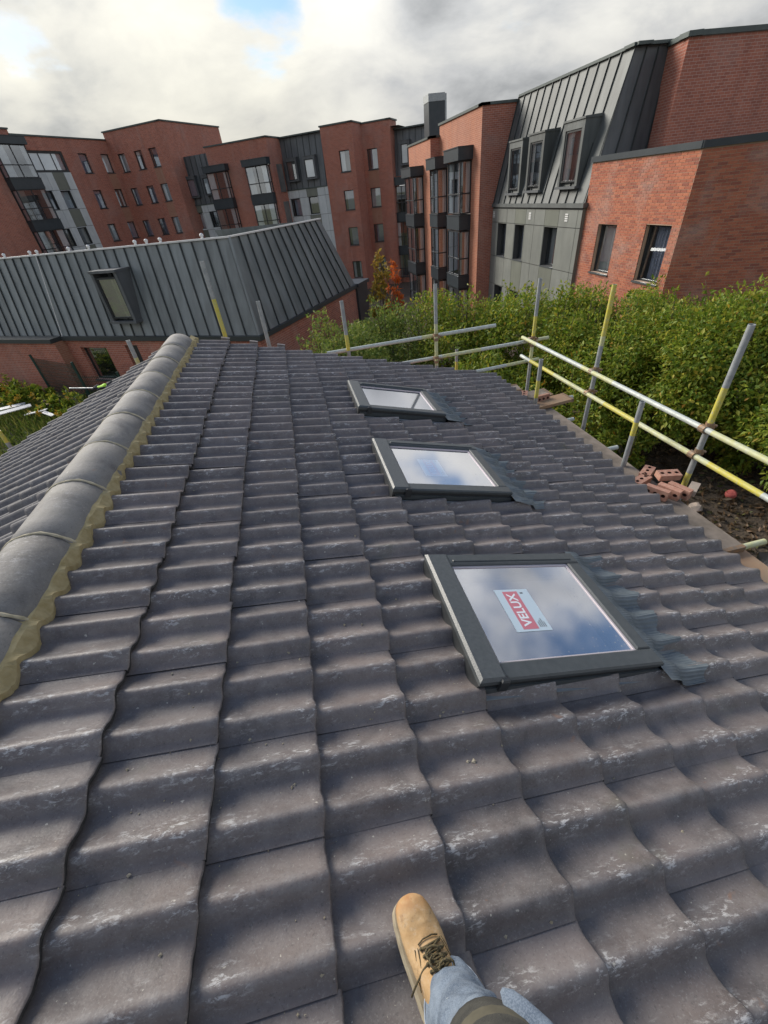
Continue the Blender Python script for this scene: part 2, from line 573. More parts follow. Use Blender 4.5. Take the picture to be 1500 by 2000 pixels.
def mk_boot():
    t = MT('nubuck')
    c = t.mix(t.rng(t.noise(22, 6, 0.6), 0.35, 0.68), (0.40, 0.24, 0.10), (0.56, 0.38, 0.20))
    c = t.mix(t.rng(t.noise(60, 5, 0.7), 0.52, 0.72, 0, 0.6), c, (0.58, 0.48, 0.35))
    c = t.mix(t.rng(t.noise(48, 6, 0.7), 0.58, 0.70, 0, 0.6), c, (0.20, 0.12, 0.06))
    at = t.N.new('ShaderNodeAttribute')
    at.attribute_name = 'toe'
    c = t.mix(t.math('MULTIPLY', at.outputs['Fac'], t.rng(t.noise(30, 5), 0.3, 0.65)), c, (0.38, 0.14, 0.035))
    t.color(c)
    t.rough(0.85)
    t.bump(t.noise(160, 5), 0.4, 0.002)
    MATS['nubuck'] = t.m


mk_boot()


def mk_glass(name, refl, tint, rough=0.02, drops=False):
    """window glass: reflection by angle over a see-through (or dark-backed) pane"""
    t = MT(name)
    lw = t.N.new('ShaderNodeLayerWeight')
    lw.inputs['Blend'].default_value = 0.5
    f = t.rng(lw.outputs['Facing'], 0.0, 1.0, refl, 0.92)
    gl = t.N.new('ShaderNodeBsdfGlossy')
    gl.inputs['Roughness'].default_value = rough
    gl.inputs['Color'].default_value = (*tint, 1)
    tr = t.N.new('ShaderNodeBsdfTransparent')
    tr.inputs['Color'].default_value = (0.88, 0.91, 0.92, 1) if drops else (0.85, 0.88, 0.90, 1)
    if drops:
        vo = t.N.new('ShaderNodeTexVoronoi')
        vo.inputs['Scale'].default_value = 46
        t.link(t.position(), vo.inputs['Vector'])
        rad = t.rng(t.noise(9, 3), 0.35, 0.7, 0.05, 0.17)
        d = t.math('SUBTRACT', rad, vo.outputs['Distance'])
        d = t.math('MAXIMUM', d, 0.0)
        bp = t.N.new('ShaderNodeBump')
        bp.inputs['Strength'].default_value = 0.5
        bp.inputs['Distance'].default_value = 0.004
        t.link(d, bp.inputs['Height'])
        t.link(bp.outputs[0], gl.inputs['Normal'])
    mx = t.N.new('ShaderNodeMixShader')
    t.link(f, mx.inputs[0])
    t.link(tr.outputs[0], mx.inputs[1])
    t.link(gl.outputs[0], mx.inputs[2])
    t.link(mx.outputs[0], t.out.inputs[0])
    MATS[name] = t.m


mk_glass('glass', 0.24, (0.9, 0.95, 1.0))
mk_glass('roof_glass', 0.28, (0.93, 0.94, 1.0), 0.06, True)
simple('unlit_room', (0.05, 0.055, 0.075), rough=0.9)

# ------------------------------------------------------------------ mesh and object helpers


class MB:
    def __init__(self):
        self.v = []
        self.f = []
        self.uv = []
        self.mi = []

    def face(self, pts, uv=None, mi=0):
        b = len(self.v)
        self.v += [tuple(p) for p in pts]
        self.f.append(tuple(range(b, b + len(pts))))
        self.uv.append(uv or [(0, 0)] * len(pts))
        self.mi.append(mi)

    def hexa(self, p, mi=0):
        """8 corner points: bottom ring 0-3, top ring 4-7 (counter-clockwise from above)"""
        b = len(self.v)
        self.v += [tuple(q) for q in p]
        for q in ((0, 3, 2, 1), (4, 5, 6, 7), (0, 1, 5, 4), (1, 2, 6, 5), (2, 3, 7, 6), (3, 0, 4, 7)):
            self.f.append(tuple(b + i for i in q))
            self.uv.append([(0, 0)] * 4)
            self.mi.append(mi)

    def box(self, fn, a0, a1, b0, b1, c0, c1, mi=0):
        self.hexa([fn(a0, b0, c0), fn(a1, b0, c0), fn(a1, b1, c0), fn(a0, b1, c0),
                   fn(a0, b0, c1), fn(a1, b0, c1), fn(a1, b1, c1), fn(a0, b1, c1)], mi)

    def tube(self, pts, rad, n=8, mi=0, cap=True):
        pts = [Vector(p) for p in pts]
        rads = rad if isinstance(rad, (list, tuple)) else [rad] * len(pts)
        rings = []
        for i, p in enumerate(pts):
            d = (pts[min(i + 1, len(pts) - 1)] - pts[max(i - 1, 0)]).normalized()
            a = d.orthogonal().normalized() if i == 0 else (rings_a - d * rings_a.dot(d)).normalized()
            rings_a = a
            b2 = d.cross(a)
            base = len(self.v)
            for k in range(n):
                t = 2 * math.pi * k / n
                self.v.append(tuple(p + (a * math.cos(t) + b2 * math.sin(t)) * rads[i]))
            rings.append(base)
        for i in range(len(rings) - 1):
            for k in range(n):
                k2 = (k + 1) % n
                self.f.append((rings[i] + k, rings[i] + k2, rings[i + 1] + k2, rings[i + 1] + k))
                self.uv.append([(0, 0)] * 4)
                self.mi.append(mi if isinstance(mi, int) else mi[i])
        if cap:
            for r0, rev in ((rings[0], True), (rings[-1], False)):
                f = [r0 + k for k in range(n)]
                self.f.append(tuple(reversed(f)) if rev else tuple(f))
                self.uv.append([(0, 0)] * n)
                self.mi.append(mi if isinstance(mi, int) else (mi[0] if rev else mi[-1]))

    def mesh(self, name, mats, smooth=False):
        me = bpy.data.meshes.new(name)
        me.from_pydata(self.v, [], self.f)
        ul = me.uv_layers.new(name='UVMap')
        flat = [c for u in self.uv for p in u for c in p]
        ul.data.foreach_set('uv', flat)
        for m in (mats if isinstance(mats, (list, tuple)) else [mats]):
            me.materials.append(MATS[m])
        me.polygons.foreach_set('material_index', self.mi)
        if smooth:
            me.polygons.foreach_set('use_smooth', [True] * len(me.polygons))
        me.update()
        return me

    def build(self, name, mats, parent=None, smooth=False):
        return obj(name, self.mesh(name, mats, smooth), parent)


def obj(name, me, parent=None, mw=None):
    o = bpy.data.objects.new(name, me)
    col.objects.link(o)
    if mw is not None:
        o.matrix_basis = mw
    if parent is not None:
        o.parent = parent
        o.matrix_parent_inverse = WORLD[parent.name].inverted()
    WORLD[o.name] = mw.copy() if mw is not None else Matrix.Identity(4)
    return o


WORLD = {}


def thing(name, label, cat, loc=(0, 0, 0), group=None):
    o = bpy.data.objects.new(name, None)
    col.objects.link(o)
    o.empty_display_size = 0.2
    o.location = loc
    WORLD[o.name] = Matrix.Translation(loc)
    tag(o, label, cat, group)
    return o


def tag(o, label=None, cat=None, group=None, kind=None):
    if label:
        o['label'] = label
    if cat:
        o['category'] = cat
    if group:
        o['group'] = group
    if kind:
        o['kind'] = kind
    return o


def V3(x, y, z):
    return Vector((x, y, z))


WXYZ = lambda x, y, z: (x, y, z)

# ------------------------------------------------------------------ ground


def smooth01(t):
    t = max(0.0, min(1.0, t))
    return t * t * (3 - 2 * t)


def gz(x, y):
    return -5.6 - 1.8 * smooth01((y + 0.35 * x - 21) / 14.0)


def make_ground():
    xs = list(np.linspace(-60, 60, 81))
    ys = list(np.linspace(-40, 90, 87))
    xs = [-900, -300] + xs + [300, 900]
    ys = [-900, -200] + ys + [300, 1500]
    v = [(x, y, gz(x, y) + (0.05 * math.sin(x * 1.3) * math.cos(y * 1.1) if abs(x) < 30 and -10 < y < 40 else 0)) for y in ys for x in xs]
    n = len(xs)
    f = [(j * n + i, j * n + i + 1, (j + 1) * n + i + 1, (j + 1) * n + i) for j in range(len(ys) - 1) for i in range(n - 1)]
    me = bpy.data.meshes.new('ground')
    me.from_pydata(v, [], f)
    me.materials.append(MATS['ground'])
    o = obj('ground', me)
    tag(o, 'rough grassy ground and bare earth around the buildings', None, None, 'structure')


make_ground()

# ------------------------------------------------------------------ the tiled roof under the photographer
PR = R(15.6)
PL = R(22.0)
cP, sP, cQ, sQ = math.cos(PR), math.sin(PR), math.cos(PL), math.sin(PL)
S_R = -1.40                                       # ridge position on the right slope
APEX = V3(S_R * cP, 0, -1.5 - S_R * sP)


def rp(s, y, h=0.0):
    return V3(s * cP + h * sP, y, -1.5 - s * sP + h * cP)


def lp(t, y, h=0.0):
    return APEX + V3(-t * cQ - h * sQ, y, -t * sQ + h * cQ)


GAUGE, COVER = 0.326, 0.30
C0 = -0.877
Y0 = 0.12
VERGE = 5.52
NCOURSE = 12
EAVE_S = C0 + GAUGE * (NCOURSE - 1)


def wave(y):
    """height of the double-pantile profile, y measured from the side lap"""
    th = 2 * math.pi * (y / 0.15)
    th = th + 0.36 * (1 - math.cos(th))      # steeper towards the photographer
    c = 0.5 - 0.5 * math.cos(th)
    return 0.045 * (c ** 1.22) - 0.017, c


def tile_mesh(name, y0=0.0, y1=COVER + 0.004, mat='tile', seed=0):
    """one tile: x = -0.42 (head) .. 0 (nose), y across, z up"""
    r = random.Random(seed)
    n = max(3, int(round((y1 - y0) / 0.0125)))
    th = 0.022
    verts, faces, crest = [], [], []
    rows = [(-0.42, 0.0), (-0.21, 0.0), (-0.03, 0.0), (-0.006, -0.0008), (0.0, -0.006), (0.0005, -th)]
    k1, k2 = r.uniform(20, 60), r.uniform(0, 6)
    for j, (x, dz) in enumerate(rows):
        base = 0.021 + x * 0.120
        for i in range(n + 1):
            y = y0 + (y1 - y0) * i / n
            w, c = wave(y)
            tilt = 0.0022 * (0.5 - y / COVER)
            chip = 0.0016 * math.sin(y * k1 + k2) + 0.001 * math.sin(y * 131 + k2 * 2) if j >= 3 else 0
            verts.append((x + chip, y, base + w + dz + tilt))
            crest.append(c if j < 5 else 0)
    m = n + 1
    for j in range(len(rows) - 1):
        for i in range(n):
            faces.append((j * m + i, (j + 1) * m + i, (j + 1) * m + i + 1, j * m + i + 1))
    # side edges (thickness) and underside
    b = len(verts)
    for (x, dz) in ((-0.42, 0), (0.0, 0)):
        for i in range(n + 1):
            vx = verts[(0 if x < 0 else 5) * m + i]
            verts.append((x, vx[1], verts[i][2] - th if x < 0 else vx[2]))
            crest.append(0)
    for i in range(n):
        faces.append((b + i, b + i + 1, b + m + i + 1, b + m + i))
    faces.append((0, b, b + m, 4 * m))
    faces.append((n, 4 * m + n, b + m + n, b + n))
    me = bpy.data.meshes.new(name)
    me.from_pydata(verts, [], faces)
    at = me.attributes.new('crest', 'FLOAT', 'POINT')
    at.data.foreach_set('value', crest)
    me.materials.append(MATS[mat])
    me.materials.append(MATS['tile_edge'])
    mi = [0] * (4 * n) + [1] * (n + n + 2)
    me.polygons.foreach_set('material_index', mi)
    me.polygons.foreach_set('use_smooth', [True] * (len(faces) - 2 - n) + [False] * (n + 2))
    me.update()
    return me


WINS = [(0.395, 1.30, 0.785, 1.515), (0.375, 1.25, 2.165, 2.885), (0.375, 1.235, 3.545, 4.245)]


def basis(ex, ey, ez, loc):
    return Matrix(((ex.x, ey.x, ez.x, loc.x), (ex.y, ey.y, ez.y, loc.y), (ex.z, ey.z, ez.z, loc.z), (0, 0, 0, 1)))


EXR, EZR = V3(cP, 0, -sP), V3(sP, 0, cP)
EXL, EZL = V3(-cQ, 0, -sQ), V3(-sQ, 0, cQ)
EY = V3(0, 1, 0)


def make_house():
    house = thing('tiled_house', 'brown-grey tiled roof with cream-bedded ridge that the photographer stands on', 'house', (0, 1, -5.6))
    y_a, y_b = -3.2, VERGE - 0.06
    el_s = EAVE_S - 0.05
    # walls
    mb = MB()
    re = rp(el_s - 0.30, 0, -0.12)
    le = lp(4.0, 0, -0.12)
    ap = APEX + V3(0, 0, -0.16)
    for (p, q, flip) in ((re, re, 0), (le, le, 1)):
        mb.face([(p.x, y_a, -5.7), (p.x, y_b - .1, -5.7), (p.x, y_b - .1, p.z), (p.x, y_a, p.z)],
                [(y_a, -5.7), (y_b - .1, -5.7), (y_b - .1, p.z), (y_a, p.z)])
    for y in (y_a, y_b - .1):
        pts = [(le.x, y, -5.7), (re.x, y, -5.7), (re.x, y, re.z), (ap.x, y, ap.z), (le.x, y, le.z)]
        mb.face(pts, [(p[0], p[2]) for p in pts])
    mb.build('wall', 'brick_red', house)
    # right slope: deck with the tiles as its pieces
    mb = MB()
    mb.box(rp, S_R, el_s, y_a, y_b, -0.12, -0.080)
    slope = mb.build('roof_slope', 'deck', house)
    mb = MB()
    mb.box(lambda a, b, c: lp(a, b, c), 0.0, 4.1, y_a, y_b, -0.12, -0.080)
    slope_l = mb.build('roof_slope', 'deck', house)
    var = [tile_mesh('roof_tile_%d' % i, seed=i) for i in range(5)]
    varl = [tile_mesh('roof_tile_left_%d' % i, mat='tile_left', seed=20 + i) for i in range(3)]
    rr = random.Random(3)

    def jig(mw, rr=rr):
        return mw @ Matrix.Translation((rr.uniform(-.006, .006), rr.uniform(-.002, .002), rr.uniform(-.001, .0025))) @ Matrix.Rotation(rr.uniform(-.008, .008), 4, 'Z') @ Matrix.Rotation(rr.uniform(-.005, .005), 4, 'Y') @ Matrix.Rotation(rr.uniform(-.005, .005), 4, 'X')

    for k in range(NCOURSE):
        s = C0 + GAUGE * k
        for j in range(-3, 18):
            yb = Y0 + COVER * j
            segs = [(0.0, COVER)]
            for (s0, s1, w0, w1) in WINS:
                if s - GAUGE < s1 - 0.10 and s > s0 + 0.06:
                    new = []
                    for (a, b) in segs:
                        lo, hi = w0 - 0.008 - yb, w1 + 0.008 - yb
                        if hi <= a or lo >= b:
                            new.append((a, b))
                        else:
                            if lo - a > 0.015:
                                new.append((a, lo))
                            if b - hi > 0.015:
                                new.append((hi, b))
                    segs = new
            for (a, b) in segs:
                me = rr.choice(var) if (a, b) == (0.0, COVER) else tile_mesh('roof_tile_cut', a, b, seed=k * 50 + j)
                mw = jig(basis(EXR, EY, EZR, rp(s, yb)))
                obj('roof_tile', me, slope, mw)
    # tiles behind the photographer, outside the picture
    stuff_tiles('roof_tile_field', slope, [basis(EXR, EY, EZR, rp(C0 + GAUGE * k, Y0 + COVER * j)) for k in range(NCOURSE) for j in range(-10, -3)], var[0])
    far = []
    for k in range(13):
        t = 0.40 + 0.32 * k
        for j in range(-10, 18):
            yb = Y0 + COVER * j
            mw = jig(basis(EXL, EY, EZL, lp(t, yb)))
            if t < 2.9 and yb > 0.9 + 0.55 * t:
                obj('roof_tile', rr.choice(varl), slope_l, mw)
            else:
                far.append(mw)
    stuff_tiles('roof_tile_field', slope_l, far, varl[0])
    # ridge
    mb = MB()
    ys = np.arange(-3.0, 5.46, 0.0125)
    prev = None
    for y in ys:
        ring = []
        for side in (0, 1):
            w, c = wave((y - Y0) % COVER)
            ph = math.sin(y * 7.1) * .006 + math.sin(y * 23) * .004 + (random.random() - .5) * .005
            c = c * .75 + .25 * (0.5 + 0.5 * math.sin(y * 3.3))
            if side == 0:
                a = rp(S_R + 0.10, y, 0.05)
                b = rp(S_R + 0.150 + ph * .5, y, 0.036 + .003 * math.sin(y * 17) + .0015 * math.sin(y * 61))
                d = rp(S_R + 0.172 + 0.014 * (1 - c) ** 1.2 * (1 + .35 * math.sin(y * 9.7)) + ph, y, w + 0.006)
                e = rp(S_R + 0.175 + 0.014 * (1 - c) ** 1.2 * (1 + .35 * math.sin(y * 9.7)) + ph, y, w - 0.02)
            else:
                a = lp(0.10, y, 0.05)
                b = lp(0.165, y, 0.03)
                d = lp(0.20 + 0.035 * (1 - c) + ph, y, w + 0.012)
                e = lp(0.203 + 0.035 * (1 - c) + ph, y, w - 0.02)
            ring.append((a, b, d, e))
        if prev:
            for side in (0, 1):
                for q in range(3):
                    mb.face([prev[side][q], prev[side][q + 1], ring[side][q + 1], ring[side][q]])
        prev = ring
    bed = mb.build('ridge_bed', 'bed_mortar', house)
    L = 0.45
    rc = APEX + V3(0, 0, -0.055)

    def ridge_mesh(seed):
        r = random.Random(seed)
        mb = MB()
        n = 14
        rows = [(0.0, -0.004), (0.004, 0.0005), (0.12, 0.001), (0.30, 0.0), (L - 0.008, -0.001), (L - 0.004, -0.005)]
        rad = 0.150
        pts = []
        for (yy, dr) in rows:
            for i in range(n + 1):
                a = math.pi * (-0.02 + 1.04 * i / n)
                pts.append((math.cos(a) * (rad + dr) * 1.05, yy, math.sin(a) * (rad + dr) * 0.98))
        m = n + 1
        mb.v = pts
        for j in range(len(rows) - 1):
            for i in range(n):
                mb.f.append((j * m + i, j * m + i + 1, (j + 1) * m + i + 1, (j + 1) * m + i))
        b0 = len(mb.v)
        for yy in (0.0, L - 0.004):
            for i in range(n + 1):
                a = math.pi * (-0.02 + 1.04 * i / n)
                mb.v.append((math.cos(a) * (rad - 0.02), yy, math.sin(a) * (rad - 0.02)))
        for i in range(n):
            mb.f.append((i, b0 + i, b0 + i + 1, i + 1))
        mb.uv = [[(0, 0)] * 4] * len(mb.f)
        mb.mi = [0] * len(mb.f)
        me = mb.mesh('ridge_tile', 'ridge', True)
        at = me.attributes.new('crest', 'FLOAT', 'POINT')
        at.data.foreach_set('value', [max(0.0, p[2] / 0.15 - 0.25) for p in mb.v])
        return me

    rms = [ridge_mesh(i) for i in range(2)]
    jm = MB()
    n = 16
    prof = [(-0.007, 0.149), (-0.005, 0.1535), (0.0, 0.1545), (0.004, 0.1535), (0.007, 0.149)]
    for j, (yy, rad) in enumerate(prof):
        for i in range(n + 1):
            a = math.pi * (0.04 + 0.92 * i / n)
            wob = 0.004 * math.sin(i * 1.3) + 0.002 * math.sin(i * 2.9 + j)
            jm.v.append((math.cos(a) * rad * 1.06, yy + wob + 0.012 * math.cos(a), math.sin(a) * rad * 0.985))
    for j in range(len(prof) - 1):
        for i in range(n):
            jm.f.append((j * (n + 1) + i, j * (n + 1) + i + 1, (j + 1) * (n + 1) + i + 1, (j + 1) * (n + 1) + i))
            jm.uv.append([(0, 0)] * 4)
            jm.mi.append(0)
    jme = jm.mesh('mortar_joint', 'joint_mortar', True)
    y = 1.235 - 10 * L
    while y < 5.2:
        mw = Matrix.Translation((rc.x, y, rc.z + rr.uniform(-.002, .003))) @ Matrix.Rotation(rr.uniform(-.006, .006), 4, 'Z')
        if y > -2.9:
            obj('ridge_tile', rms[0], bed, mw)
            obj('mortar_joint', jme, bed, Matrix.Translation((rc.x, y, rc.z - .0015)) @ Matrix.Rotation(rr.uniform(-.05, .05), 4, 'Z') @ Matrix.Rotation(rr.uniform(-.03, .03), 4, 'Y'))
        y += L
    # rounded end plug of the last ridge tile
    mb = MB()
    n = 14
    yend = y
    for j in range(6):
        q = j / 5 * math.pi / 2
        for i in range(n + 1):
            a = math.pi * i / n
            mb.v.append((rc.x + math.cos(a) * 0.152 * math.cos(q), yend + 0.07 * math.sin(q), rc.z + math.sin(a) * 0.150 * math.cos(q)))
    for j in range(5):
        for i in range(n):
            mb.f.append((j * (n + 1) + i, j * (n + 1) + i + 1, (j + 1) * (n + 1) + i + 1, (j + 1) * (n + 1) + i))
            mb.uv.append([(0, 0)] * 4)
            mb.mi.append(0)
    mb.build('end_plug', 'joint_mortar', bed, True)
    # fascia and gutter at the right eaves
    mb = MB()
    e = rp(el_s - 0.02, 0, -0.1)
    mb.box(WXYZ, e.x - 0.03, e.x - 0.005, y_a, y_b, e.z - 0.18, e.z - 0.005)
    mb.build('fascia', 'frame_dark', house)
    # small verge end pieces at the far gable
    mb = MB()
    for k in (0, 1, 2):
        mb.box(rp, C0 + GAUGE * k - 0.10, C0 + GAUGE * k - 0.005, VERGE - 0.03, VERGE + 0.02, 0.0, 0.052)
    mb.build('verge_cap', 'tile', house)
    return house


def stuff_tiles(name, parent, mats4, me):
    nv = len(me.vertices)
    co = np.empty(nv * 3)
    me.vertices.foreach_get('co', co)
    co = co.reshape(-1, 3)
    cr = np.empty(nv)
    me.attributes['crest'].data.foreach_get('value', cr)
    faces = [tuple(p.vertices) for p in me.polygons]
    V, F, C = [], [], []
    for i, mw in enumerate(mats4):
        A = np.array(mw)
        V.append(co @ A[:3, :3].T + A[:3, 3])
        F += [tuple(q + i * nv for q in f) for f in faces]
        C.append(cr)
    m2 = bpy.data.meshes.new(name)
    m2.from_pydata([tuple(p) for p in np.concatenate(V)], [], F)
    at = m2.attributes.new('crest', 'FLOAT', 'POINT')
    at.data.foreach_set('value', np.concatenate(C))
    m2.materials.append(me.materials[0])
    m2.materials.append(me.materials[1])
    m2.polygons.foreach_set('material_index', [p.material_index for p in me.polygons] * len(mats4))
    m2.polygons.foreach_set('use_smooth', [True] * len(F))
    o = obj(name, m2, parent)
    tag(o, kind='stuff')


house = make_house()

# ------------------------------------------------------------------ facades


class Fac:
    """vertical wall plane; u runs left to right as seen from the roof, n points outwards"""

    def __init__(self, p0, d, root):
        self.p = Vector(p0)
        self.d = Vector(d).normalized()
        self.n = Vector((self.d.y, -self.d.x))
        self.root = root

    def P(self, u, o, z):
        q = self.p + self.d * u + self.n * o
        return V3(q.x, q.y, z)

    def wall(self, name, W, z0, z1, mat, ops=(), u0=0.0, reveal=0.16, off=0.0, parent=None):
        mb = MB()
        us = sorted({u0, u0 + W, *[o[0] for o in ops], *[o[1] for o in ops]})
        zs = sorted({z0, z1, *[o[2] for o in ops], *[o[3] for o in ops]})
        us = [u for u in us if u0 - 1e-6 <= u <= u0 + W + 1e-6]
        zs = [z for z in zs if z0 - 1e-6 <= z <= z1 + 1e-6]
        for i in range(len(us) - 1):
            for j in range(len(zs) - 1):
                cu, cz = (us[i] + us[i + 1]) / 2, (zs[j] + zs[j + 1]) / 2
                if any(o[0] < cu < o[1] and o[2] < cz < o[3] for o in ops):
                    continue
                q = [(us[i], zs[j]), (us[i + 1], zs[j]), (us[i + 1], zs[j + 1]), (us[i], zs[j + 1])]
                mb.face([self.P(a, off, b) for a, b in q], q)
        for (a, b, c, d) in ops:
            for (q0, q1) in (((a, c), (a, d)), ((b, d), (b, c)), ((a, d), (b, d)), ((b, c), (a, c))):
                mb.face([self.P(q0[0], off, q0[1]), self.P(q1[0], off, q1[1]), self.P(q1[0], off - reveal, q1[1]), self.P(q0[0], off - reveal, q0[1])],
                        [(q0[0], q0[1]), (q1[0], q1[1]), (q1[0] + .16, q1[1]), (q0[0] + .16, q0[1])])
        return mb.build(name, mat, parent or self.root)

    def coping(self, W, z, u0=0.0, h=0.10, over=0.07, mat='coping', depth=0.35, name='coping'):
        mb = MB()
        mb.box(self.P, u0 - over, u0 + W + over, over, -depth, z, z + h)
        return mb.build(name, mat, self.root)

    def curtain(self, parent, a, b, c, d, o, mat):
        if b - a < 0.06:
            return
        mb = MB()
        n = max(4, int((b - a) / 0.035))
        ph = random.random() * 6
        for i in range(n):
            x0, x1 = a + (b - a) * i / n, a + (b - a) * (i + 1) / n
            y0, y1 = o + 0.025 * math.sin(i * 1.7 + ph), o + 0.025 * math.sin((i + 1) * 1.7 + ph)
            mb.face([self.P(x0, y0, c), self.P(x1, y1, c), self.P(x1, y1, d), self.P(x0, y0, d)])
        mb.build('curtain', mat, parent)

    def window(self, a, b, c, d, off=0.0, inset=0.12, bars=(), trans=(), sill=True, look=None, parent=None, tilt=False, deep=1.1):
        """frame (part) with pane, curtain, sill and room behind as sub-parts"""
        fw, o = 0.055, off - inset
        mb = MB()
        P = self.P
        mb.box(P, a, b, o, o - 0.06, c, c + fw)
        mb.box(P, a, b, o, o - 0.06, d - fw, d)
        mb.box(P, a, a + fw, o, o - 0.06, c + fw, d - fw)
        mb.box(P, b - fw, b, o, o - 0.06, c + fw, d - fw)
        for t in bars:
            x = a + (b - a) * t
            mb.box(P, x - 0.03, x + 0.03, o - 0.002, o - 0.058, c + fw, d - fw)
        for t in trans:
            z = c + (d - c) * t
            mb.box(P, a + fw, b - fw, o - 0.004, o - 0.056, z - 0.025, z + 0.025)
        fr = mb.build('window', 'win_frame', parent or self.root)
        mb = MB()
        q = o - 0.03
        lean = 0.05 if tilt else 0.0
        mb.face([P(a + fw, q, c + fw), P(b - fw, q, c + fw), P(b - fw, q - lean, d - fw), P(a + fw, q - lean, d - fw)])
        mb.build('pane', 'glass', fr)
        if sill:
            mb = MB()
            mb.box(P, a - 0.03, b + 0.03, off + 0.05, o, c - 0.05, c - 0.003)
            mb.build('sill', 'win_sill', fr)
        # room
        mb = MB()
        r0, r1 = o - 0.062, o - deep
        A = [P(a, r0, c), P(b, r0, c), P(b, r0, d), P(a, r0, d)]
        ex = .2 if deep > .5 else 0
        B = [P(a - ex, r1, c - ex / 2), P(b + ex, r1, c - ex / 2), P(b + ex, r1, d + ex / 2), P(a - ex, r1, d + ex / 2)]
        mb.face(B)
        for i in range(4):
            k = (i + 1) % 4
            mb.face([A[i], A[k], B[k], B[i]])
        mb.build('room', 'room', fr)
        look = look or random.choice(['both', 'left', 'full', 'right', 'blue', 'blue', 'full_blue', 'none', 'blind'])
        w, oc = b - a, o - (0.115 if deep > .5 else .085)
        if lean:
            oc -= 0.03
        if look == 'both':
            self.curtain(fr, a + .02, a + w * .3, c + .02, d - .02, oc, 'curtain_white')
            self.curtain(fr, b - w * .28, b - .02, c + .02, d - .02, oc, 'curtain_white')
        elif look == 'left':
            self.curtain(fr, a + .02, a + w * .45, c + .02, d - .02, oc, 'curtain_white')
        elif look == 'right':
            self.curtain(fr, b - w * .4, b - .02, c + .02, d - .02, oc, 'curtain_tan')
        elif look == 'full':
            self.curtain(fr, a + .02, b - .02, c + .02, d - .02, oc, 'curtain_white')
        elif look == 'blue':
            self.curtain(fr, a + w * .25, b - .02, c + .02, d - .02, oc, 'curtain_blue')
        elif look == 'full_blue':
            self.curtain(fr, a + .02, b - .02, c + .02, d - .02, oc, 'curtain_blue')
        elif look == 'blind':
            mb = MB()
            mb.box(P, a + .06, b - .06, oc, oc - .01, c + .05, d - .05)
            mb.build('blind', 'blind', fr)
        return fr

    def panels(self, us, zs, cmap, ops=(), off=0.03, mats=('panel_pale', 'panel_olive')):
        """cladding panels one by one with open joints; cmap(i, j) picks the colour"""
        g = 0.012
        for i in range(len(us) - 1):
            for j in range(len(zs) - 1):
                pieces = [(us[i], us[i + 1], zs[j], zs[j + 1])]
                for (a, b, c, d) in ops:
                    new = []
                    for (p, q, r, s) in pieces:
                        if a >= q or b <= p or c >= s or d <= r:
                            new.append((p, q, r, s))
                            continue
                        if a > p + .02:
                            new.append((p, a, r, s))
                        if b < q - .02:
                            new.append((b, q, r, s))
                        pa, qb = max(a, p), min(b, q)
                        if c > r + .02:
                            new.append((pa, qb, r, c))
                        if d < s - .02:
                            new.append((pa, qb, d, s))
                    pieces = new
                for (p, q, r, s) in pieces:
                    mb = MB()
                    mb.box(self.P, p + g, q - g, off, off - 0.025, r + g, s - g)
                    mb.build('cladding_panel', mats[cmap(i, j)], self.root)

    def bay(self, u0, u1, depth, floors, spand, canopy, right=True, left=True, trans=0.38):
        """projecting glazed box bay: floors = [(z0, z1)], spand = [(z0, z1)], canopy = (z0, z1)"""
        P = self.P
        mb = MB()
        f = 0.06
        for (c, d) in floors:
            zt = c + (d - c) * trans
            um = (u0 + u1) / 2
            for x in (u0, um - f / 2, u1 - f):
                mb.box(P, x, x + f, depth, depth - f, c, d)
            for z in (c, zt, d - f):
                mb.box(P, u0 + f, um - f / 2, depth - .003, depth - f + .003, z, z + f)
                mb.box(P, um + f / 2, u1 - f, depth - .003, depth - f + .003, z, z + f)
            for x, on in ((u0, left), (u1 - f, right)):
                if on:
                    for z in (c, zt, d - f):
                        mb.box(P, x + .003, x + f - .003, depth - f, 0.05, z, z + f)
                    mb.box(P, x, x + f, 0.06, 0.0, c, d)
        fr = mb.build('bay_window', 'win_frame', self.root)
        for (c, d) in floors:
            mb = MB()
            mb.face([P(u0 + f, depth - .03, c), P(u1 - f, depth - .03, c), P(u1 - f, depth - .03, d), P(u0 + f, depth - .03, d)])
            mb.build('pane', 'glass', fr)
            for x, on in ((u0 + .03, left), (u1 - .03, right)):
                mb = MB()
                mb.face([P(x, depth - f, c), P(x, 0.06, c), P(x, 0.06, d), P(x, depth - f, d)])
                mb.build('pane', 'glass', fr)
            for x, cm in ((u0 + .10, 'curtain_blue'), (u1 - .10, 'curtain_white')):
                m3 = MB()
                o0, o1 = 0.04, depth - .12 if cm == 'curtain_blue' else depth * .45
                nn = 7
                for q in range(nn):
                    p0_, p1_ = o0 + (o1 - o0) * q / nn, o0 + (o1 - o0) * (q + 1) / nn
                    w0, w1 = .015 * math.sin(q * 2.1), .015 * math.sin((q + 1) * 2.1)
                    m3.face([P(x + w0, p0_, c + .06), P(x + w1, p1_, c + .06), P(x + w1, p1_, d - .06), P(x + w0, p0_, d - .06)])
                m3.build('curtain', cm, fr)
            # room back
            mb = MB()
            A = [P(u0 + .02, -0.05, c), P(u1 - .02, -0.05, c), P(u1 - .02, -0.05, d), P(u0 + .02, -0.05, d)]
            B = [P(u0 - .3, -1.6, c), P(u1 + .3, -1.6, c), P(u1 + .3, -1.6, d), P(u0 - .3, -1.6, d)]
            mb.face(B)
            for i in range(4):
                k = (i + 1) % 4
                mb.face([A[i], A[k], B[k], B[i]])
            mb.build('room', 'room', fr)
            w = u1 - u0
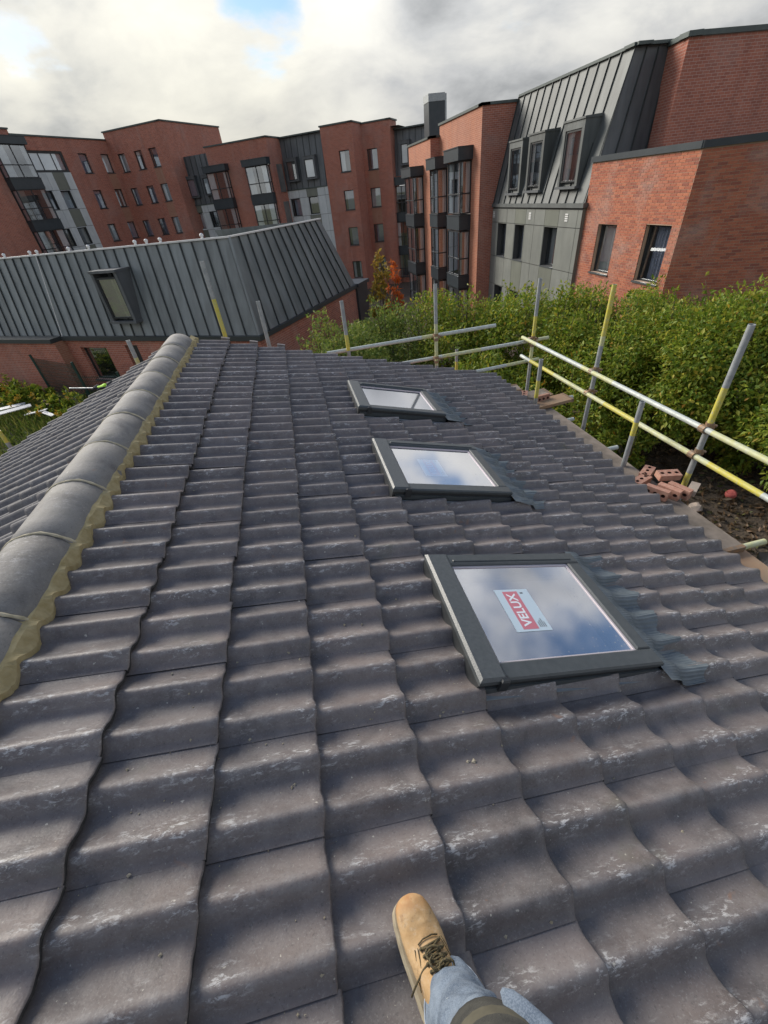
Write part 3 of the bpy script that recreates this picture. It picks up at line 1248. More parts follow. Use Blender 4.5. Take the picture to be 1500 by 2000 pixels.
            self.curtain(fr, u0 + .09, u0 + w * random.uniform(.2, .34), c + .06, d - .06, depth - .10, random.choice(['curtain_white', 'curtain_white', 'curtain_tan']))
            self.curtain(fr, u1 - w * random.uniform(.15, .3), u1 - .09, c + .06, d - .06, depth - .10, 'curtain_white')
        for (c, d) in spand:
            mb = MB()
            mb.box(P, u0 - .04, u1 + .04, depth + .04, -0.02, c, d)
            mb.box(P, u0 - .07, u1 + .07, depth + .07, -0.02, d, d + .035)
            mb.build('spandrel', 'spandrel', fr)
        if canopy:
            mb = MB()
            mb.box(P, u0 - .16, u1 + .16, depth + .18, -0.02, canopy[0], canopy[1])
            mb.box(P, u0 - .19, u1 + .19, depth + .21, -0.02, canopy[1], canopy[1] + .04)
            mb.build('canopy', 'spandrel', fr)
        return fr

    def zinc(self, W, z0, z1, inset, pitch=0.55, u0=0.0, mat='zinc_dark', inset0=0.0, trap=(0.0, 0.0), ops=(), name='zinc_panel', off=0.0):
        """standing-seam panels from z0 up to z1, top set back by inset; trap narrows the top at each end"""
        n = max(1, int(round(W / pitch)))
        for i in range(n):
            a, b = u0 + W * i / n, u0 + W * (i + 1) / n

            def top(u):
                f = (u - u0) / W
                return u0 + trap[0] + f * (W - trap[0] - trap[1])

            mb = MB()
            mb.hexa([self.P(a, off - inset0, z0), self.P(b, off - inset0, z0), self.P(b, off - inset0 - .05, z0), self.P(a, off - inset0 - .05, z0),
                     self.P(top(a), off - inset, z1), self.P(top(b), off - inset, z1), self.P(top(b), off - inset - .05, z1), self.P(top(a), off - inset - .05, z1)])
            s = 0.028
            h = 0.05
            mb.hexa([self.P(a, off - inset0 + h, z0), self.P(a + s, off - inset0 + h, z0), self.P(a + s, off - inset0, z0), self.P(a, off - inset0, z0),
                     self.P(top(a), off - inset + h, z1), self.P(top(a) + s, off - inset + h, z1), self.P(top(a) + s, off - inset, z1), self.P(top(a), off - inset, z1)], 1)
            mb.build(name, [mat, 'zinc_seam'], self.root)


def surround(F, q, dp):
    """projecting metal box frame round a dormer window"""
    a, b, c, d = q
    mb = MB()
    mb.box(F.P, a - .13, a - .004, dp, -.3, c - .1, d + .2)
    mb.box(F.P, b + .004, b + .13, dp, -.3, c - .1, d + .2)
    mb.box(F.P, a - .004, b + .004, dp, -.3, d + .004, d + .2)
    mb.box(F.P, a - .004, b + .004, dp, -.3, c - .1, c - .004)
    mb.box(F.P, a - .16, b + .16, dp + .04, -.3, d + .2, d + .25)
    return mb.build('dormer_surround', 'zinc_dark', F.root)


def roof_slab(root, pts, z, name='flat_roof', mat='flat_roof'):
    mb = MB()
    mb.face([(p[0], p[1], z) for p in pts])
    mb.build(name, mat, root)


U = Vector((.526, .85)).normalized()
VV = Vector((.85, -.526)).normalized()
U2, V2 = (U.x, U.y), (VV.x, VV.y)
ZB = -7.6


def av(p, *terms):
    q = Vector(p)
    for d, t in terms:
        q = q + d * t
    return (q.x, q.y)


# ---- left wing: long wall A with bay and grey panels, square tower B
def make_left_wing():
    root = thing('apartment_building', 'far left red brick wing with ribbon window and taller square corner block', 'apartment block', (-12, 54, -7.2))
    pA = (-13.8, 55.1)
    A = Fac(pA, U2, root)
    ops = []
    for z in (3.80, 1.24, -1.32):
        ops += [(-3.56, -2.66, z, z + 1.36), (-1.16, -0.26, z, z + 1.36)]
    hole = (-11.0, -5.05, ZB + .5, 5.25)
    A.wall('wall', 21.0, ZB, 6.10, 'brick_red', ops + [hole], u0=-20.0, reveal=0.2)
    A.wall('wall', 11.1, 6.10, 6.42, 'brick_red', u0=-20.0)
    A.coping(8.9, 6.10, u0=-8.9)
    A.coping(11.1, 6.42, u0=-20.0)
    for (a, b, c, d) in ops:
        A.window(a, b, c, d)
    # pale brick recess below the column of windows
    for z in (1.24 + 1.40, -1.32 + 1.40):
        A.wall('brick_infill', 0.9, z, z + 1.1, 'brick_pale', u0=-1.16, off=0.012)
    # ribbon window + cladding
    A.wall('panel_backing', 5.95, ZB + .5, 5.25, 'panel_back', [(-8.40, -5.2, 3.98, 5.14)] + [(-8.42, -7.6, z, z + 1.27) for z in (1.40, -1.22)] + [(-6.82, -5.9, z, z + 1.25) for z in (1.40, -1.22)], u0=-11.0, off=-0.06)
    A.window(-8.40, -5.2, 3.98, 5.14, off=0.0, inset=0.08, bars=(0.36, 0.72), look='blind', sill=False)
    po = [(-8.42, -7.6, z, z + 1.27) for z in (1.40, -1.22)] + [(-6.82, -5.9, z, z + 1.25) for z in (1.40, -1.22)]
    for q in po:
        A.window(*q, inset=0.14, sill=False)
    A.panels([-8.45, -7.45, -6.84, -5.76, -5.05], [ZB + .5, -3.9, -1.3, 0.1, 1.36, 2.70, 3.88], lambda i, j: 1 if i == 2 and j in (1, 3, 5) else 0, po)
    A.bay(-10.95, -8.5, 0.55, [(3.5, 5.5), (0.80, 2.80), (-1.95, 0.12)], [(2.80, 3.46), (0.12, 0.76), (-2.6, -1.99)], (5.5, 5.95))
    # tower B
    B1 = Fac(pA, V2, root)
    ops = []
    for z in (3.74, 1.22, -1.32):
        ops += [(0.75, 1.65, z, z + 1.32), (2.78, 3.70, z, z + 1.32), (4.52, 5.42, z, z + 1.32)]
    B1.wall('wall', 6.75, ZB, 6.62, 'brick_red', ops)
    B1.coping(6.75, 6.62)
    for q in ops:
        B1.window(*q)
    for z in (1.22 + 1.36, -1.32 + 1.36):
        B1.wall('brick_infill', 0.9, z, z + 1.1, 'brick_pale', u0=4.52, off=0.012)
    B2 = Fac(av(pA, (VV, 6.75)), U2, root)
    B2.wall('wall', 8.2, ZB, 6.62, 'brick_red')
    B2.coping(8.2, 6.62)
    BL = Fac(av(pA, (U, 8.2)), (-U.x, -U.y), root)
    BL.wall('wall', 8.2, 5.9, 6.62, 'brick_red')
    c = [pA, av(pA, (VV, 6.75)), av(pA, (VV, 6.75), (U, 8.2)), av(pA, (U, 8.2))]
    roof_slab(root, c, 6.45)
    roof_slab(root, [av(pA, (U, -20)), av(pA, (U, 8)), av(pA, (U, 8), (VV, -10)), av(pA, (U, -20), (VV, -10))], 5.95)
    return root


def make_middle():
    root = thing('apartment_building', 'middle brick and grey zinc block with two stacked glazed bays and stepped red piers', 'apartment block', (2, 47, -7.2))
    # recessed grey bay C0
    p0 = (-7.32, 52.74)
    F0 = Fac(p0, V2, root)
    wops = [(-0.02, 0.84, 1.32, 2.60), (1.80, 2.52, 1.36, 2.56)]
    F0.zinc(5.1, 0.62, 4.25, 0.25, 0.55, u0=-2.1)
    for q in wops:
        surround(F0, q, .24)
        F0.window(*q, off=0.22, inset=0.01, sill=False, deep=.16, look='full_blue' if q[0] < 1 else 'blind')
    lo = [(-0.40, 0.50, -1.22, 0.06), (1.38, 2.2, -1.2, 0.06)]
    F0.wall('panel_backing', 5.1, ZB, 0.62, 'panel_back', lo, u0=-2.1, off=-0.02)
    F0.panels([-2.1, -0.45, 0.62, 1.3, 3.0], [ZB, -3.9, -1.35, 0.02, 0.60], lambda i, j: 1 if i == 1 and j in (1, 3) else 0, lo)
    for q in lo:
        F0.window(*q, inset=0.12, sill=False)
    F0.coping(5.1, 0.60, u0=-2.1, h=0.08, over=0.08, name='eave_flashing')
    # C: brick pier with two bays
    pC = (-4.85, 50.3)
    C = Fac(pC, V2, root)
    hol = [(-0.2, 1.85, -4.6, 2.75), (3.95, 6.15, -4.6, 2.82)]
    C.wall('wall', 6.3, ZB, 4.48, 'brick_red', [(0.0, 1.85, -4.6, 2.75), (3.95, 6.15, -4.6, 2.82)])
    C.coping(6.3, 4.48)
    for a, b in ((-0.25, 1.88), (3.95, 6.15)):
        C.bay(a, b, 0.45, [(0.82, 2.76), (-1.9, 0.14), (-4.5, -2.5)], [(0.14, 0.80), (-2.5, -1.92)], (2.78, 3.2))
    Cr = Fac(av(pC, (VV, 6.3)), U2, root)
    Cr.wall('wall', 2.2, ZB, 4.48, 'brick_red')
    Cr.coping(2.2, 4.48)
    Cl = Fac(av(pC, (U, 2.2)), (-U.x, -U.y), root)
    Cl.wall('wall', 2.2, ZB, 4.48, 'brick_red')
    # D: grey recess with two dormers over pale panels
    D = Fac((1.42, 48.78), V2, root)
    D.zinc(5.4, 0.88, 4.45, 0.25, 0.6, u0=-0.6)
    D.coping(5.4, 4.45, u0=-0.6, h=0.09, over=0.03)
    for q, lk in (((0.68, 1.56, 1.55, 2.84), 'none'), ((2.46, 3.36, 1.56, 2.82), 'blind')):
        surround(D, q, .26)
        D.window(*q, off=0.23, inset=0.01, sill=False, look=lk, deep=.17)
    lo = [(0.36, 1.28, z, z + 1.28) for z in (-1.05, -3.7)] + [(2.2, 3.14, z, z + 1.28) for z in (-1.03, -3.7)]
    D.wall('panel_backing', 5.4, ZB, 0.86, 'panel_back', lo, u0=-0.6, off=-0.02)
    D.panels([-0.6, 0.3, 1.32, 2.1, 3.2, 3.95, 4.8], [ZB, -5.2, -3.85, -2.4, -1.1, 0.26, 0.84], lambda i, j: 1 if i == 3 and j in (1, 3, 5) else 0, lo)
    for q in lo:
        D.window(*q, inset=0.12, sill=False)
    D.coping(5.4, 0.84, u0=-0.6, h=0.08, over=0.08, name='eave_flashing')
    # E: stepped brick piers
    pE = (5.04, 46.4)
    E1 = Fac(pE, V2, root)
    ops = [(1.46, 2.40, z, z + 1.40) for z in (1.63, -1.02, -3.70, -6.38)]
    E1.wall('wall', 2.85, ZB, 4.66, 'brick_red', ops)
    E1.coping(2.85, 4.66)
    for q in ops:
        E1.window(*q)
    pE2 = av(pE, (VV, 2.85))
    E1r = Fac(pE2, U2, root)
    E1r.wall('wall', 1.97, ZB, 4.66, 'brick_red')
    E1r.coping(1.97, 4.66)
    pE3 = (8.5, 46.6)
    E2 = Fac(pE3, V2, root)
    ops = [(0.38, 1.34, z, z + 1.40) for z in (1.60, -1.06, -3.74, -6.42)]
    E2.wall('wall', 2.6, ZB, 4.62, 'brick_red', ops)
    E2.coping(2.6, 4.62)
    for q in ops:
        E2.window(*q)
    for z in (0.36, -2.30, -4.98):
        E2.wall('brick_infill', 0.96, z + .03, z + 1.2, 'brick_pale', u0=0.38, off=0.012)
    E2r = Fac(av(pE3, (VV, 2.6)), U2, root)
    E2r.wall('wall', 1.75, ZB, 4.62, 'brick_red')
    E2r.coping(1.75, 4.62)
    El = Fac(av(pE, (U, 2.0)), (-U.x, -U.y), root)
    El.wall('wall', 2.0, 4.3, 4.66, 'brick_red')
    roof_slab(root, [av(p0, (VV, -1), (U, 3.2)), av(p0, (VV, 20), (U, 3.2)), av(p0, (VV, 20), (U, 12)), av(p0, (VV, -1), (U, 12))], 4.2)
    # F: grey corner linking to the right wing
    F = Fac((11.2, 45.9), V2, root)
    F.zinc(6.0, 0.95, 4.0, 0.3, 0.55, u0=-0.4)
    F.coping(6.0, 4.0, u0=-0.4, h=0.09, over=0.03)
    q = (0.62, 1.22, 1.72, 3.02)
    surround(F, q, .26)
    F.window(*q, off=0.23, inset=0.01, sill=False, look='full', deep=.17)
    F.wall('wall', 6.0, ZB, 0.95, 'brick_red', [(-0.2, 1.2, -6.8, 0.3)], u0=-0.4)
    F.bay(-0.2, 1.2, 0.4, [(-1.70, 0.25), (-4.3, -2.35), (-6.9, -4.95)], [(-2.35, -1.72), (-4.95, -4.32)], (0.3, 0.85))
    roof_slab(root, [av((11.2, 45.9), (U, .5)), av((11.2, 45.9), (VV, 6), (U, .5)), av((11.2, 45.9), (VV, 6), (U, 8)), av((11.2, 45.9), (U, 8))], 3.9)
    # boxy dark flue on the roof
    mb = MB()
    mb.box(WXYZ, 11.85, 13.0, 38.0, 39.2, 1.5, 4.55)
    st = mb.build('flue_stack', 'spandrel', root)
    mb = MB()
    mb.box(WXYZ, 11.83, 13.02, 37.98, 39.22, 4.55, 4.95)
    mb.box(WXYZ, 13.02, 13.14, 38.0, 39.2, 1.5, 4.9)
    mb.build('flue_cap', 'galv', st)
    return root


def make_right_wing():
    root = thing('apartment_building', 'right wing of stacked dark glazed bays, sunlit orange brick and tall sloping zinc roof with dormers', 'apartment block', (11, 26, -7.2))
    N_ = (0, -1)
    # G: farther step
    G = Fac((9.81, 36.3), N_, root)
    G.wall('wall', 5.0, ZB, 2.2, 'brick_sunlit', [(1.15, 3.35, -7.0, 0.55)])
    G.coping(5.0, 2.2, mat='coping')
    G.bay(1.2, 3.3, 0.7, [(-1.45, 0.55), (-4.3, -2.15), (-7.0, -5.0)], [(-2.1, -1.48), (-4.95, -4.32)], (0.58, 1.03))
    Gd = Fac((9.81, 31.3), (1, 0), root)
    Gd.wall('wall', 0.6, ZB, 2.2, 'brick_red')
    Gd.coping(0.6, 2.2)
    Gb = Fac((9.81, 36.3), (1, 0), root)
    Gb.wall('wall', 3.0, ZB, 2.2, 'brick_red')
    roof_slab(root, [(9.85, 31.3), (9.85, 36.3), (16, 36.3), (16, 31.3)], 2.1)
    # H
    H = Fac((10.39, 31.3), N_, root)
    H.wall('wall', 6.3, ZB, 2.70, 'brick_sunlit', [(-0.0, 1.35, -7.0, 0.7), (3.3, 5.15, -7.0, 0.85)])
    H.coping(6.3, 2.70, mat='coping')
    # bays project 0.8 m from the wall; their fronts appear shifted towards the viewer
    fl = [(-1.42, 0.72), (-4.35, -2.15), (-7.1, -5.05)]
    sp = [(-2.10, -1.46), (-5.0, -4.38)]
    H.bay(-0.15, 1.35, 0.62, fl, sp, (0.75, 1.25))
    H.bay(3.2, 5.15, 0.62, [(-1.38, 0.86)] + fl[1:], sp, (0.88, 1.38))
    Hd = Fac((10.39, 25.0), (1, 0), root)
    mb = MB()
    q = [(0, ZB), (0.85, ZB), (0.85, -1.2), (1.82, 2.70), (0, 2.70)]
    mb.face([Hd.P(a, 0, b) for a, b in q], q)
    mb.build('wall', 'brick_red', root)
    Hd.coping(1.9, 2.70)
    roof_slab(root, [(10.42, 25), (10.42, 31.3), (17, 31.3), (17, 25)], 2.6)
    # I: panels below, sloping zinc above
    I = Fac((11.2, 25.0), N_, root)
    ze, zt, ins = -1.18, 2.86, 0.98
    lo = []
    for (a, b) in ((0.74, 1.72), (2.66, 3.58), (5.38, 6.42)):
        lo += [(a, b, -3.28, -1.86), (a, b, -6.1, -4.68)]
    I.wall('panel_backing', 8.0, ZB, ze, 'panel_back', lo, reveal=0.25)
    us = [0.0, 0.74, 1.72, 2.60, 3.66, 4.46, 5.34, 6.42, 7.72, 8.0]
    I.panels(us, [ZB, -6.12, -4.65, -3.32, -1.82, -1.24], lambda i, j: 1 if i in (3, 6) and j in (0, 2, 4) else 0, lo, mats=('panel_grey', 'panel_olive'))
    for q in lo:
        I.window(*q, inset=0.22, sill=True, look=random.choice(['full_blue', 'left', 'both']), tilt=True)
    # louvre vents
    for u in (0.2, 4.05, 7.0):
        mb = MB()
        for k in range(4):
            mb.box(I.P, u - .1, u + .1, 0.05, 0.028, -1.62 + k * .07, -1.58 + k * .07)
        mb.build('louvre_vent', 'white_paint', root)
    Ir = Fac((11.2, 17.0), (1, 0), root)
    Ir.wall('end_panel', 1.6, ZB, ze, 'panel_olive')
    mb = MB()
    mb.box(I.P, -0.02, 8.08, 0.10, -0.25, ze, ze + 0.14)
    mb.build('eave_flashing', 'zinc_mid', root)
    I.zinc(7.9, ze + .12, zt, ins, 0.60, u0=0.0, mat='zinc_mid', trap=(0, 0.05))
    I.coping(8.0, zt, h=0.08, over=0.02, depth=0.5, mat='coping') .location = (ins, 0, 0)
    # sloped end face of the zinc roof
    mb = MB()
    for k in range(4):
        f0, f1 = k / 4, (k + 1) / 4
        b0, b1 = 11.22 + (13.9 - 11.22) * f0, 11.22 + (13.9 - 11.22) * f1
        t0, t1 = 12.2 + (13.9 - 12.2) * f0, 12.2 + (13.9 - 12.2) * f1
        m2 = MB()
        m2.hexa([(b0, 17.08, ze + .12), (b1, 17.08, ze + .12), (b1, 17.2, ze + .12), (b0, 17.2, ze + .12), (t0, 17.2, zt), (t1, 17.2, zt), (t1, 17.3, zt), (t0, 17.3, zt)])
        m2.hexa([(b0, 17.03, ze + .12), (b0 + .03, 17.03, ze + .12), (b0 + .03, 17.08, ze + .12), (b0, 17.08, ze + .12), (t0, 17.15, zt), (t0 + .03, 17.15, zt), (t0 + .03, 17.2, zt), (t0, 17.2, zt)], 1)
        m2.build('zinc_panel', ['zinc_dark', 'zinc_seam'], root)
    mb = MB()
    mb.box(WXYZ, 12.1, 14.0, 17.1, 17.6, zt + .003, zt + .083)
    mb.build('coping', 'coping', root)
    roof_slab(root, [(12.1, 17.1), (12.1, 25), (18, 25), (18, 17.1)], zt - .02)

    def slope_x(z):
        return 11.2 + ins * (z - ze) / (zt - ze)

    for (a, b, c, d, lk) in ((1.62, 2.58, -0.52, 0.96, 'right'), (3.46, 4.44, -0.46, 1.02, 'both'), (6.12, 7.14, -0.40, 1.10, 'left')):
        mb = MB()
        xo = -0.02
        zt2 = d + 0.24
        for (p, q) in ((a - .16, a - .02), (b + .02, b + .16)):
            mb.hexa([I.P(p, -xo, c - .12), I.P(q, -xo, c - .12), I.P(q, -.25, c - .12), I.P(p, -.25, c - .12),
                     I.P(p, -xo, zt2), I.P(q, -xo, zt2), I.P(q, -(slope_x(zt2) - 11.2) - .06, zt2), I.P(p, -(slope_x(zt2) - 11.2) - .06, zt2)])
        mb.hexa([I.P(a - .19, .06, zt2), I.P(b + .19, .06, zt2), I.P(b + .19, -(slope_x(zt2) - 11.2) - .15, zt2), I.P(a - .19, -(slope_x(zt2) - 11.2) - .15, zt2),
                 I.P(a - .19, .06, zt2 + .06), I.P(b + .19, .06, zt2 + .06), I.P(b + .19, -(slope_x(zt2) - 11.2) - .2, zt2 + .1), I.P(a - .19, -(slope_x(zt2) - 11.2) - .2, zt2 + .1)])
        mb.box(I.P, a - .02, b + .02, -xo, -.3, d + .01, zt2)
        dm = mb.build('dormer', 'zinc_mid', root)
        I.window(a, b, c, d, off=-xo, inset=0.03, sill=False, look=lk, parent=root, deep=.20)
        mb = MB()
        mb.box(I.P, a - .2, b + .2, .1, -.3, c - .2, c - .12)
        mb.build('dormer_sill', 'zinc_dark', dm)
    return root


def make_near_block():
    root = thing('brick_block', 'nearest orange-red brick block at the right with two tall windows under a dark coping', 'apartment block', (12, 14, -7.2))
    # J: taller set-back part
    J1 = Fac((13.5, 17.6), (13.2 - 13.5, 16.1 - 17.6), root)
    J1.wall('wall', 1.53, -1.0, 2.78, 'brick_red')
    J1.coping(1.53, 2.78, mat='coping', h=0.12)
    J2 = Fac((13.2, 16.1), (1, 0), root)
    J2.wall('wall', 9.0, -1.0, 2.78, 'brick_red')
    J2.coping(9.0, 2.78, mat='coping', h=0.12)
    roof_slab(root, [(13.5, 17.6), (13.2, 16.1), (22.2, 16.1), (22.2, 24), (13.5, 24)], 2.6)
    # K: brick by brick
    ops = [(0.95, 1.98, -3.15, -1.66), (3.36, 4.42, -3.15, -1.60)]
    K1 = Fac((11.3, 17.05), (0, -1), root)
    K2 = Fac((11.3, 12.3), V2, root)
    zc = 0.10
    mw1 = K1.wall('wall', 4.75, ZB, zc, 'wall_mortar', ops, reveal=0.2, off=-0.008)
    mw2 = K2.wall('wall', 7.0, ZB, zc, 'wall_mortar', off=-0.008)
    K1.coping(4.75, zc, h=0.16, over=0.06, mat='spandrel')
    K2.coping(7.0, zc, h=0.16, over=0.06, mat='spandrel')
    for q, lk in zip(ops, ('full', 'blue')):
        K1.window(*q, inset=0.14, look=lk, tilt=True)
    roof_slab(root, [(11.35, 17.05), (11.35, 12.3), av((11.35, 12.3), (VV, 7)), (18, 17.05)], zc - .03)
    # shared brick mesh (stretcher)
    bw, bh, bd = 0.2135, 0.0635, 0.05

    def brick_me():
        mb = MB()
        e = 0.006
        mb.hexa([(0, 0.012, 0), (bw, 0.012, 0), (bw, -bd, 0), (0, -bd, 0), (0, 0.012, bh), (bw, 0.012, bh), (bw, -bd, bh), (0, -bd, bh)])
        return mb.mesh('brick', 'brick_piece')

    bme = brick_me()
    cand = []
    rest = MB()
    for fc, W, ops_, par, nm in ((K1, 4.75, ops, mw1, 0), (K2, 7.0, [], mw2, 1)):
        row = 0
        z = -5.7
        while z + bh < zc:
            u = -0.1125 if row % 2 else 0.0
            while u < W:
                a, b = max(u, 0.0), min(u + bw, W)
                segs = [(a, b)]
                for (p, q, c, d) in ops_:
                    if z + bh > c and z < d:
                        ns = []
                        for (x, y) in segs:
                            if q <= x or p >= y:
                                ns.append((x, y))
                            else:
                                if p - x > .02:
                                    ns.append((x, p))
                                if y - q > .02:
                                    ns.append((q, y))
                        segs = ns
                for (x, y) in segs:
                    if y - x < 0.03:
                        continue
                    full = abs((y - x) - bw) < 1e-4
                    if full and nm == 1 and u < 2.3 and -2.9 < z:
                        cand.append((fc, x, z, par))
                    else:
                        jj = random.uniform(-.002, .002)
                        rest.box(fc.P, x, y, 0.012 + jj - .012, -0.03, z, z + bh)
                u += 0.225
            z += 0.075
            row += 1
    cand.sort(key=lambda c: abs(c[2] + 1.3) + 0.3 * c[1])
    for i, (fc, x, z, par) in enumerate(cand):
        if i < 300:
            d3, n3 = V3(fc.d.x, fc.d.y, 0), V3(fc.n.x, fc.n.y, 0)
            mw = basis(d3, n3, V3(0, 0, 1), fc.P(x, -0.012 + random.uniform(-.002, .002), z))
            obj('brick', bme, par, mw)
        else:
            rest.box(fc.P, x, x + bw, random.uniform(-.002, .002), -0.03, z, z + bh)
    tag(rest.build('brick_courses', 'brick_piece', root), kind='stuff')
    return root


def make_low_building():
    root = thing('mansard_building', 'low building with steep dark grey standing-seam metal roof on a red brick ground floor', 'building', (-4, 20, -5.6))
    pc = (-1.34, 14.99)
    WL, WR = 18.0, 8.3
    ze, zt, ins = -3.35, -0.66, 0.58
    left0 = av(pc, (VV, -WL))
    Lf = Fac(left0, V2, root)
    Rf = Fac(pc, U2, root)
    # brick walls
    uc = lambda t: WL - t         # t measured from the near corner
    win = (uc(8.75), uc(7.3), -5.1, -3.80)
    door = (uc(6.25), uc(5.62), -5.75, -3.70)
    Lf.wall('wall', 9.45, -6.6, ze, 'brick_red', [(win[0], win[1], win[2], win[3]), door], u0=uc(9.45), reveal=0.22)
    Lf.wall('wall', WL - 9.45, -6.6, ze, 'brick_red', u0=0.0, off=0.45)
    mb = MB()
    u9 = uc(9.45)
    q = [(0, -6.6), (0.45, -6.6), (0.45, ze), (0, ze)]
    mb.face([Lf.P(u9, 0.45 - a, b) for a, b in q], q)
    mb.build('wall_return', 'brick_pale', root)  # paler brick colour carries the light on this narrow return
    fr = Lf.window(*win, inset=0.14, look='none', sill=True)
    mb = MB()
    mb.box(Lf.P, door[0], door[1], -0.15, -0.2, door[2], door[3])
    mb.build('door', 'frame_dark', root)
    Rf.wall('wall', WR, -7.2, ze, 'brick_red')
    # eaves gutter trim
    mb = MB()
    mb.box(Lf.P, uc(9.40), WL + .12, 0.12, -0.2, ze - .16, ze)
    mb.box(Lf.P, 0.0, uc(9.42), 0.57, -0.1, ze - .14, ze + .01)
    mb.build('gutter', 'zinc_seam', root)
    mb = MB()
    mb.box(Rf.P, -.09, WR + .1, 0.11, -0.2, ze - .155, ze - .002)
    mb.build('gutter', 'zinc_seam', root)
    # mansard faces panel by panel
    Lf.zinc(WL, ze, zt, ins, 0.50, u0=0.0, mat='zinc', trap=(0, ins))
    Rf.zinc(WR, ze, zt, ins, 0.62, u0=0.0, mat='zinc', trap=(ins, 1.45))
    # hip cap
    mb = MB()
    a, b = Rf.P(0, 0.03, ze), Rf.P(ins, -ins + 0.03, zt)
    mb.tube([a, b], 0.045, 6)
    mb.build('hip_cap', 'zinc', root)
    # sloped far end
    e0, e1, e2, e3 = Rf.P(WR, 0, ze), Rf.P(WR - 1.45, -ins, zt), Rf.P(WR - 1.45, -6, zt), Rf.P(WR, -6, ze)
    mb = MB()
    mb.face([e0, e3, e2, e1])
    mb.build('zinc_panel', 'zinc', root)
    # top
    A = Lf.P(0, -ins, zt)
    B = Rf.P(ins, -ins, zt)
    C = Rf.P(WR - 1.45, -ins, zt)
    D = Lf.P(0, -8, zt)
    E_ = Rf.P(WR - 1.45, -8, zt)
    mb = MB()
    dz = V3(0, 0, -.4)
    mb.face([q + dz for q in (A, B, C, E_, D)])
    mb.build('flat_roof', 'flat_roof', root)
    mb = MB()
    mb.box(Lf.P, 0, WL - ins + .03, -ins + .05, -ins - .06, zt, zt + .045)
    mb.build('roof_edge_trim', 'white_paint', root)
    mb = MB()
    mb.box(Rf.P, ins + .06, WR - 1.43, -ins + .05, -ins - .06, zt + .002, zt + .047)
    mb.build('roof_edge_trim', 'white_paint', root)
    for t in (1.6, 3.3, 3.9, 4.4, 6.6, 7.6, 9.3, 9.7, 11.2):
        mb = MB()
        c = Lf.P(uc(t), -ins - .05, zt + .04)
        mb.tube([c, c + V3(0, 0, .07)], 0.04, 8)
        mb.tube([c + V3(0, 0, .06), c + V3(0, 0, .11), c + V3(0, 0, .14)], [0.06, 0.06, 0.02], 8)
        mb.build('vent_cap', 'white_paint', root)
    # dormer window
    a, b, c, d = uc(6.0), uc(5.05), -2.72, -1.42
    mb = MB()
    sl = lambda z: -ins * (z - ze) / (zt - ze)
    for (p, q) in ((a - .13, a - .01), (b + .01, b + .13)):
        mb.hexa([Lf.P(p, .16, c - .08), Lf.P(q, .16, c - .08), Lf.P(q, sl(c) - .1, c - .08), Lf.P(p, sl(c) - .1, c - .08),
                 Lf.P(p, .16, d + .14), Lf.P(q, .16, d + .14), Lf.P(q, sl(d) - .1, d + .14), Lf.P(p, sl(d) - .1, d + .14)])
    mb.box(Lf.P, a - .15, b + .15, .20, sl(d) - .12, d + .14, d + .22)
    mb.box(Lf.P, a - .16, b + .16, .22, sl(c) - .1, c - .16, c - .08)
    mb.build('dormer', 'zinc_dark', root)
    Lf.window(a, b, c, d, off=.15, inset=.02, sill=False, look='right', deep=.17)
    # pale cable run down the metal roof
    mb = MB()
    u = uc(9.35)
    mb.tube([Lf.P(u + .9 * 0, .06, ze), Lf.P(u + .02, sl(-2) + .06, -2.0), Lf.P(u + .05, -ins + .06, zt)], 0.016, 6)
    mb.build('cable', 'white_paint', root)
    # little dark box at the far right eave
    mb = MB()
    mb.box(Rf.P, WR + .02, WR + 1.3, 0.1, -1.4, -6.8, ze - .12)
    mb.box(Rf.P, WR - .03, WR + 1.4, 0.2, -1.4, ze - .12, ze + .02)
    mb.build('end_box', 'spandrel', root)
    return root


make_left_wing()
make_middle()
make_right_wing()
make_near_block()
make_low_building()

# ------------------------------------------------------------------ rooflights


def tile_h(s, y):
    k = math.ceil((s - C0) / GAUGE - 1e-6)
    x = s - (C0 + GAUGE * k)
    return 0.021 + x * 0.120 + wave((y - Y0) % COVER)[0]


def text_mesh(body, size, mw, mat):
    cu = bpy.data.curves.new('lettering', 'FONT')
    cu.body = body
    cu.size = size
    cu.align_x = 'CENTER'
    cu.align_y = 'CENTER'
    cu.extrude = 0.0002
    cu.offset = size * 0.022
    tmp = bpy.data.objects.new('tmp', cu)
    col.objects.link(tmp)
    dg = bpy.context.evaluated_depsgraph_get()
    me = bpy.data.meshes.new_from_object(tmp.evaluated_get(dg))
    bpy.data.objects.remove(tmp)
    me.transform(mw)
    me.materials.clear()
    me.materials.append(MATS[mat])
    return me


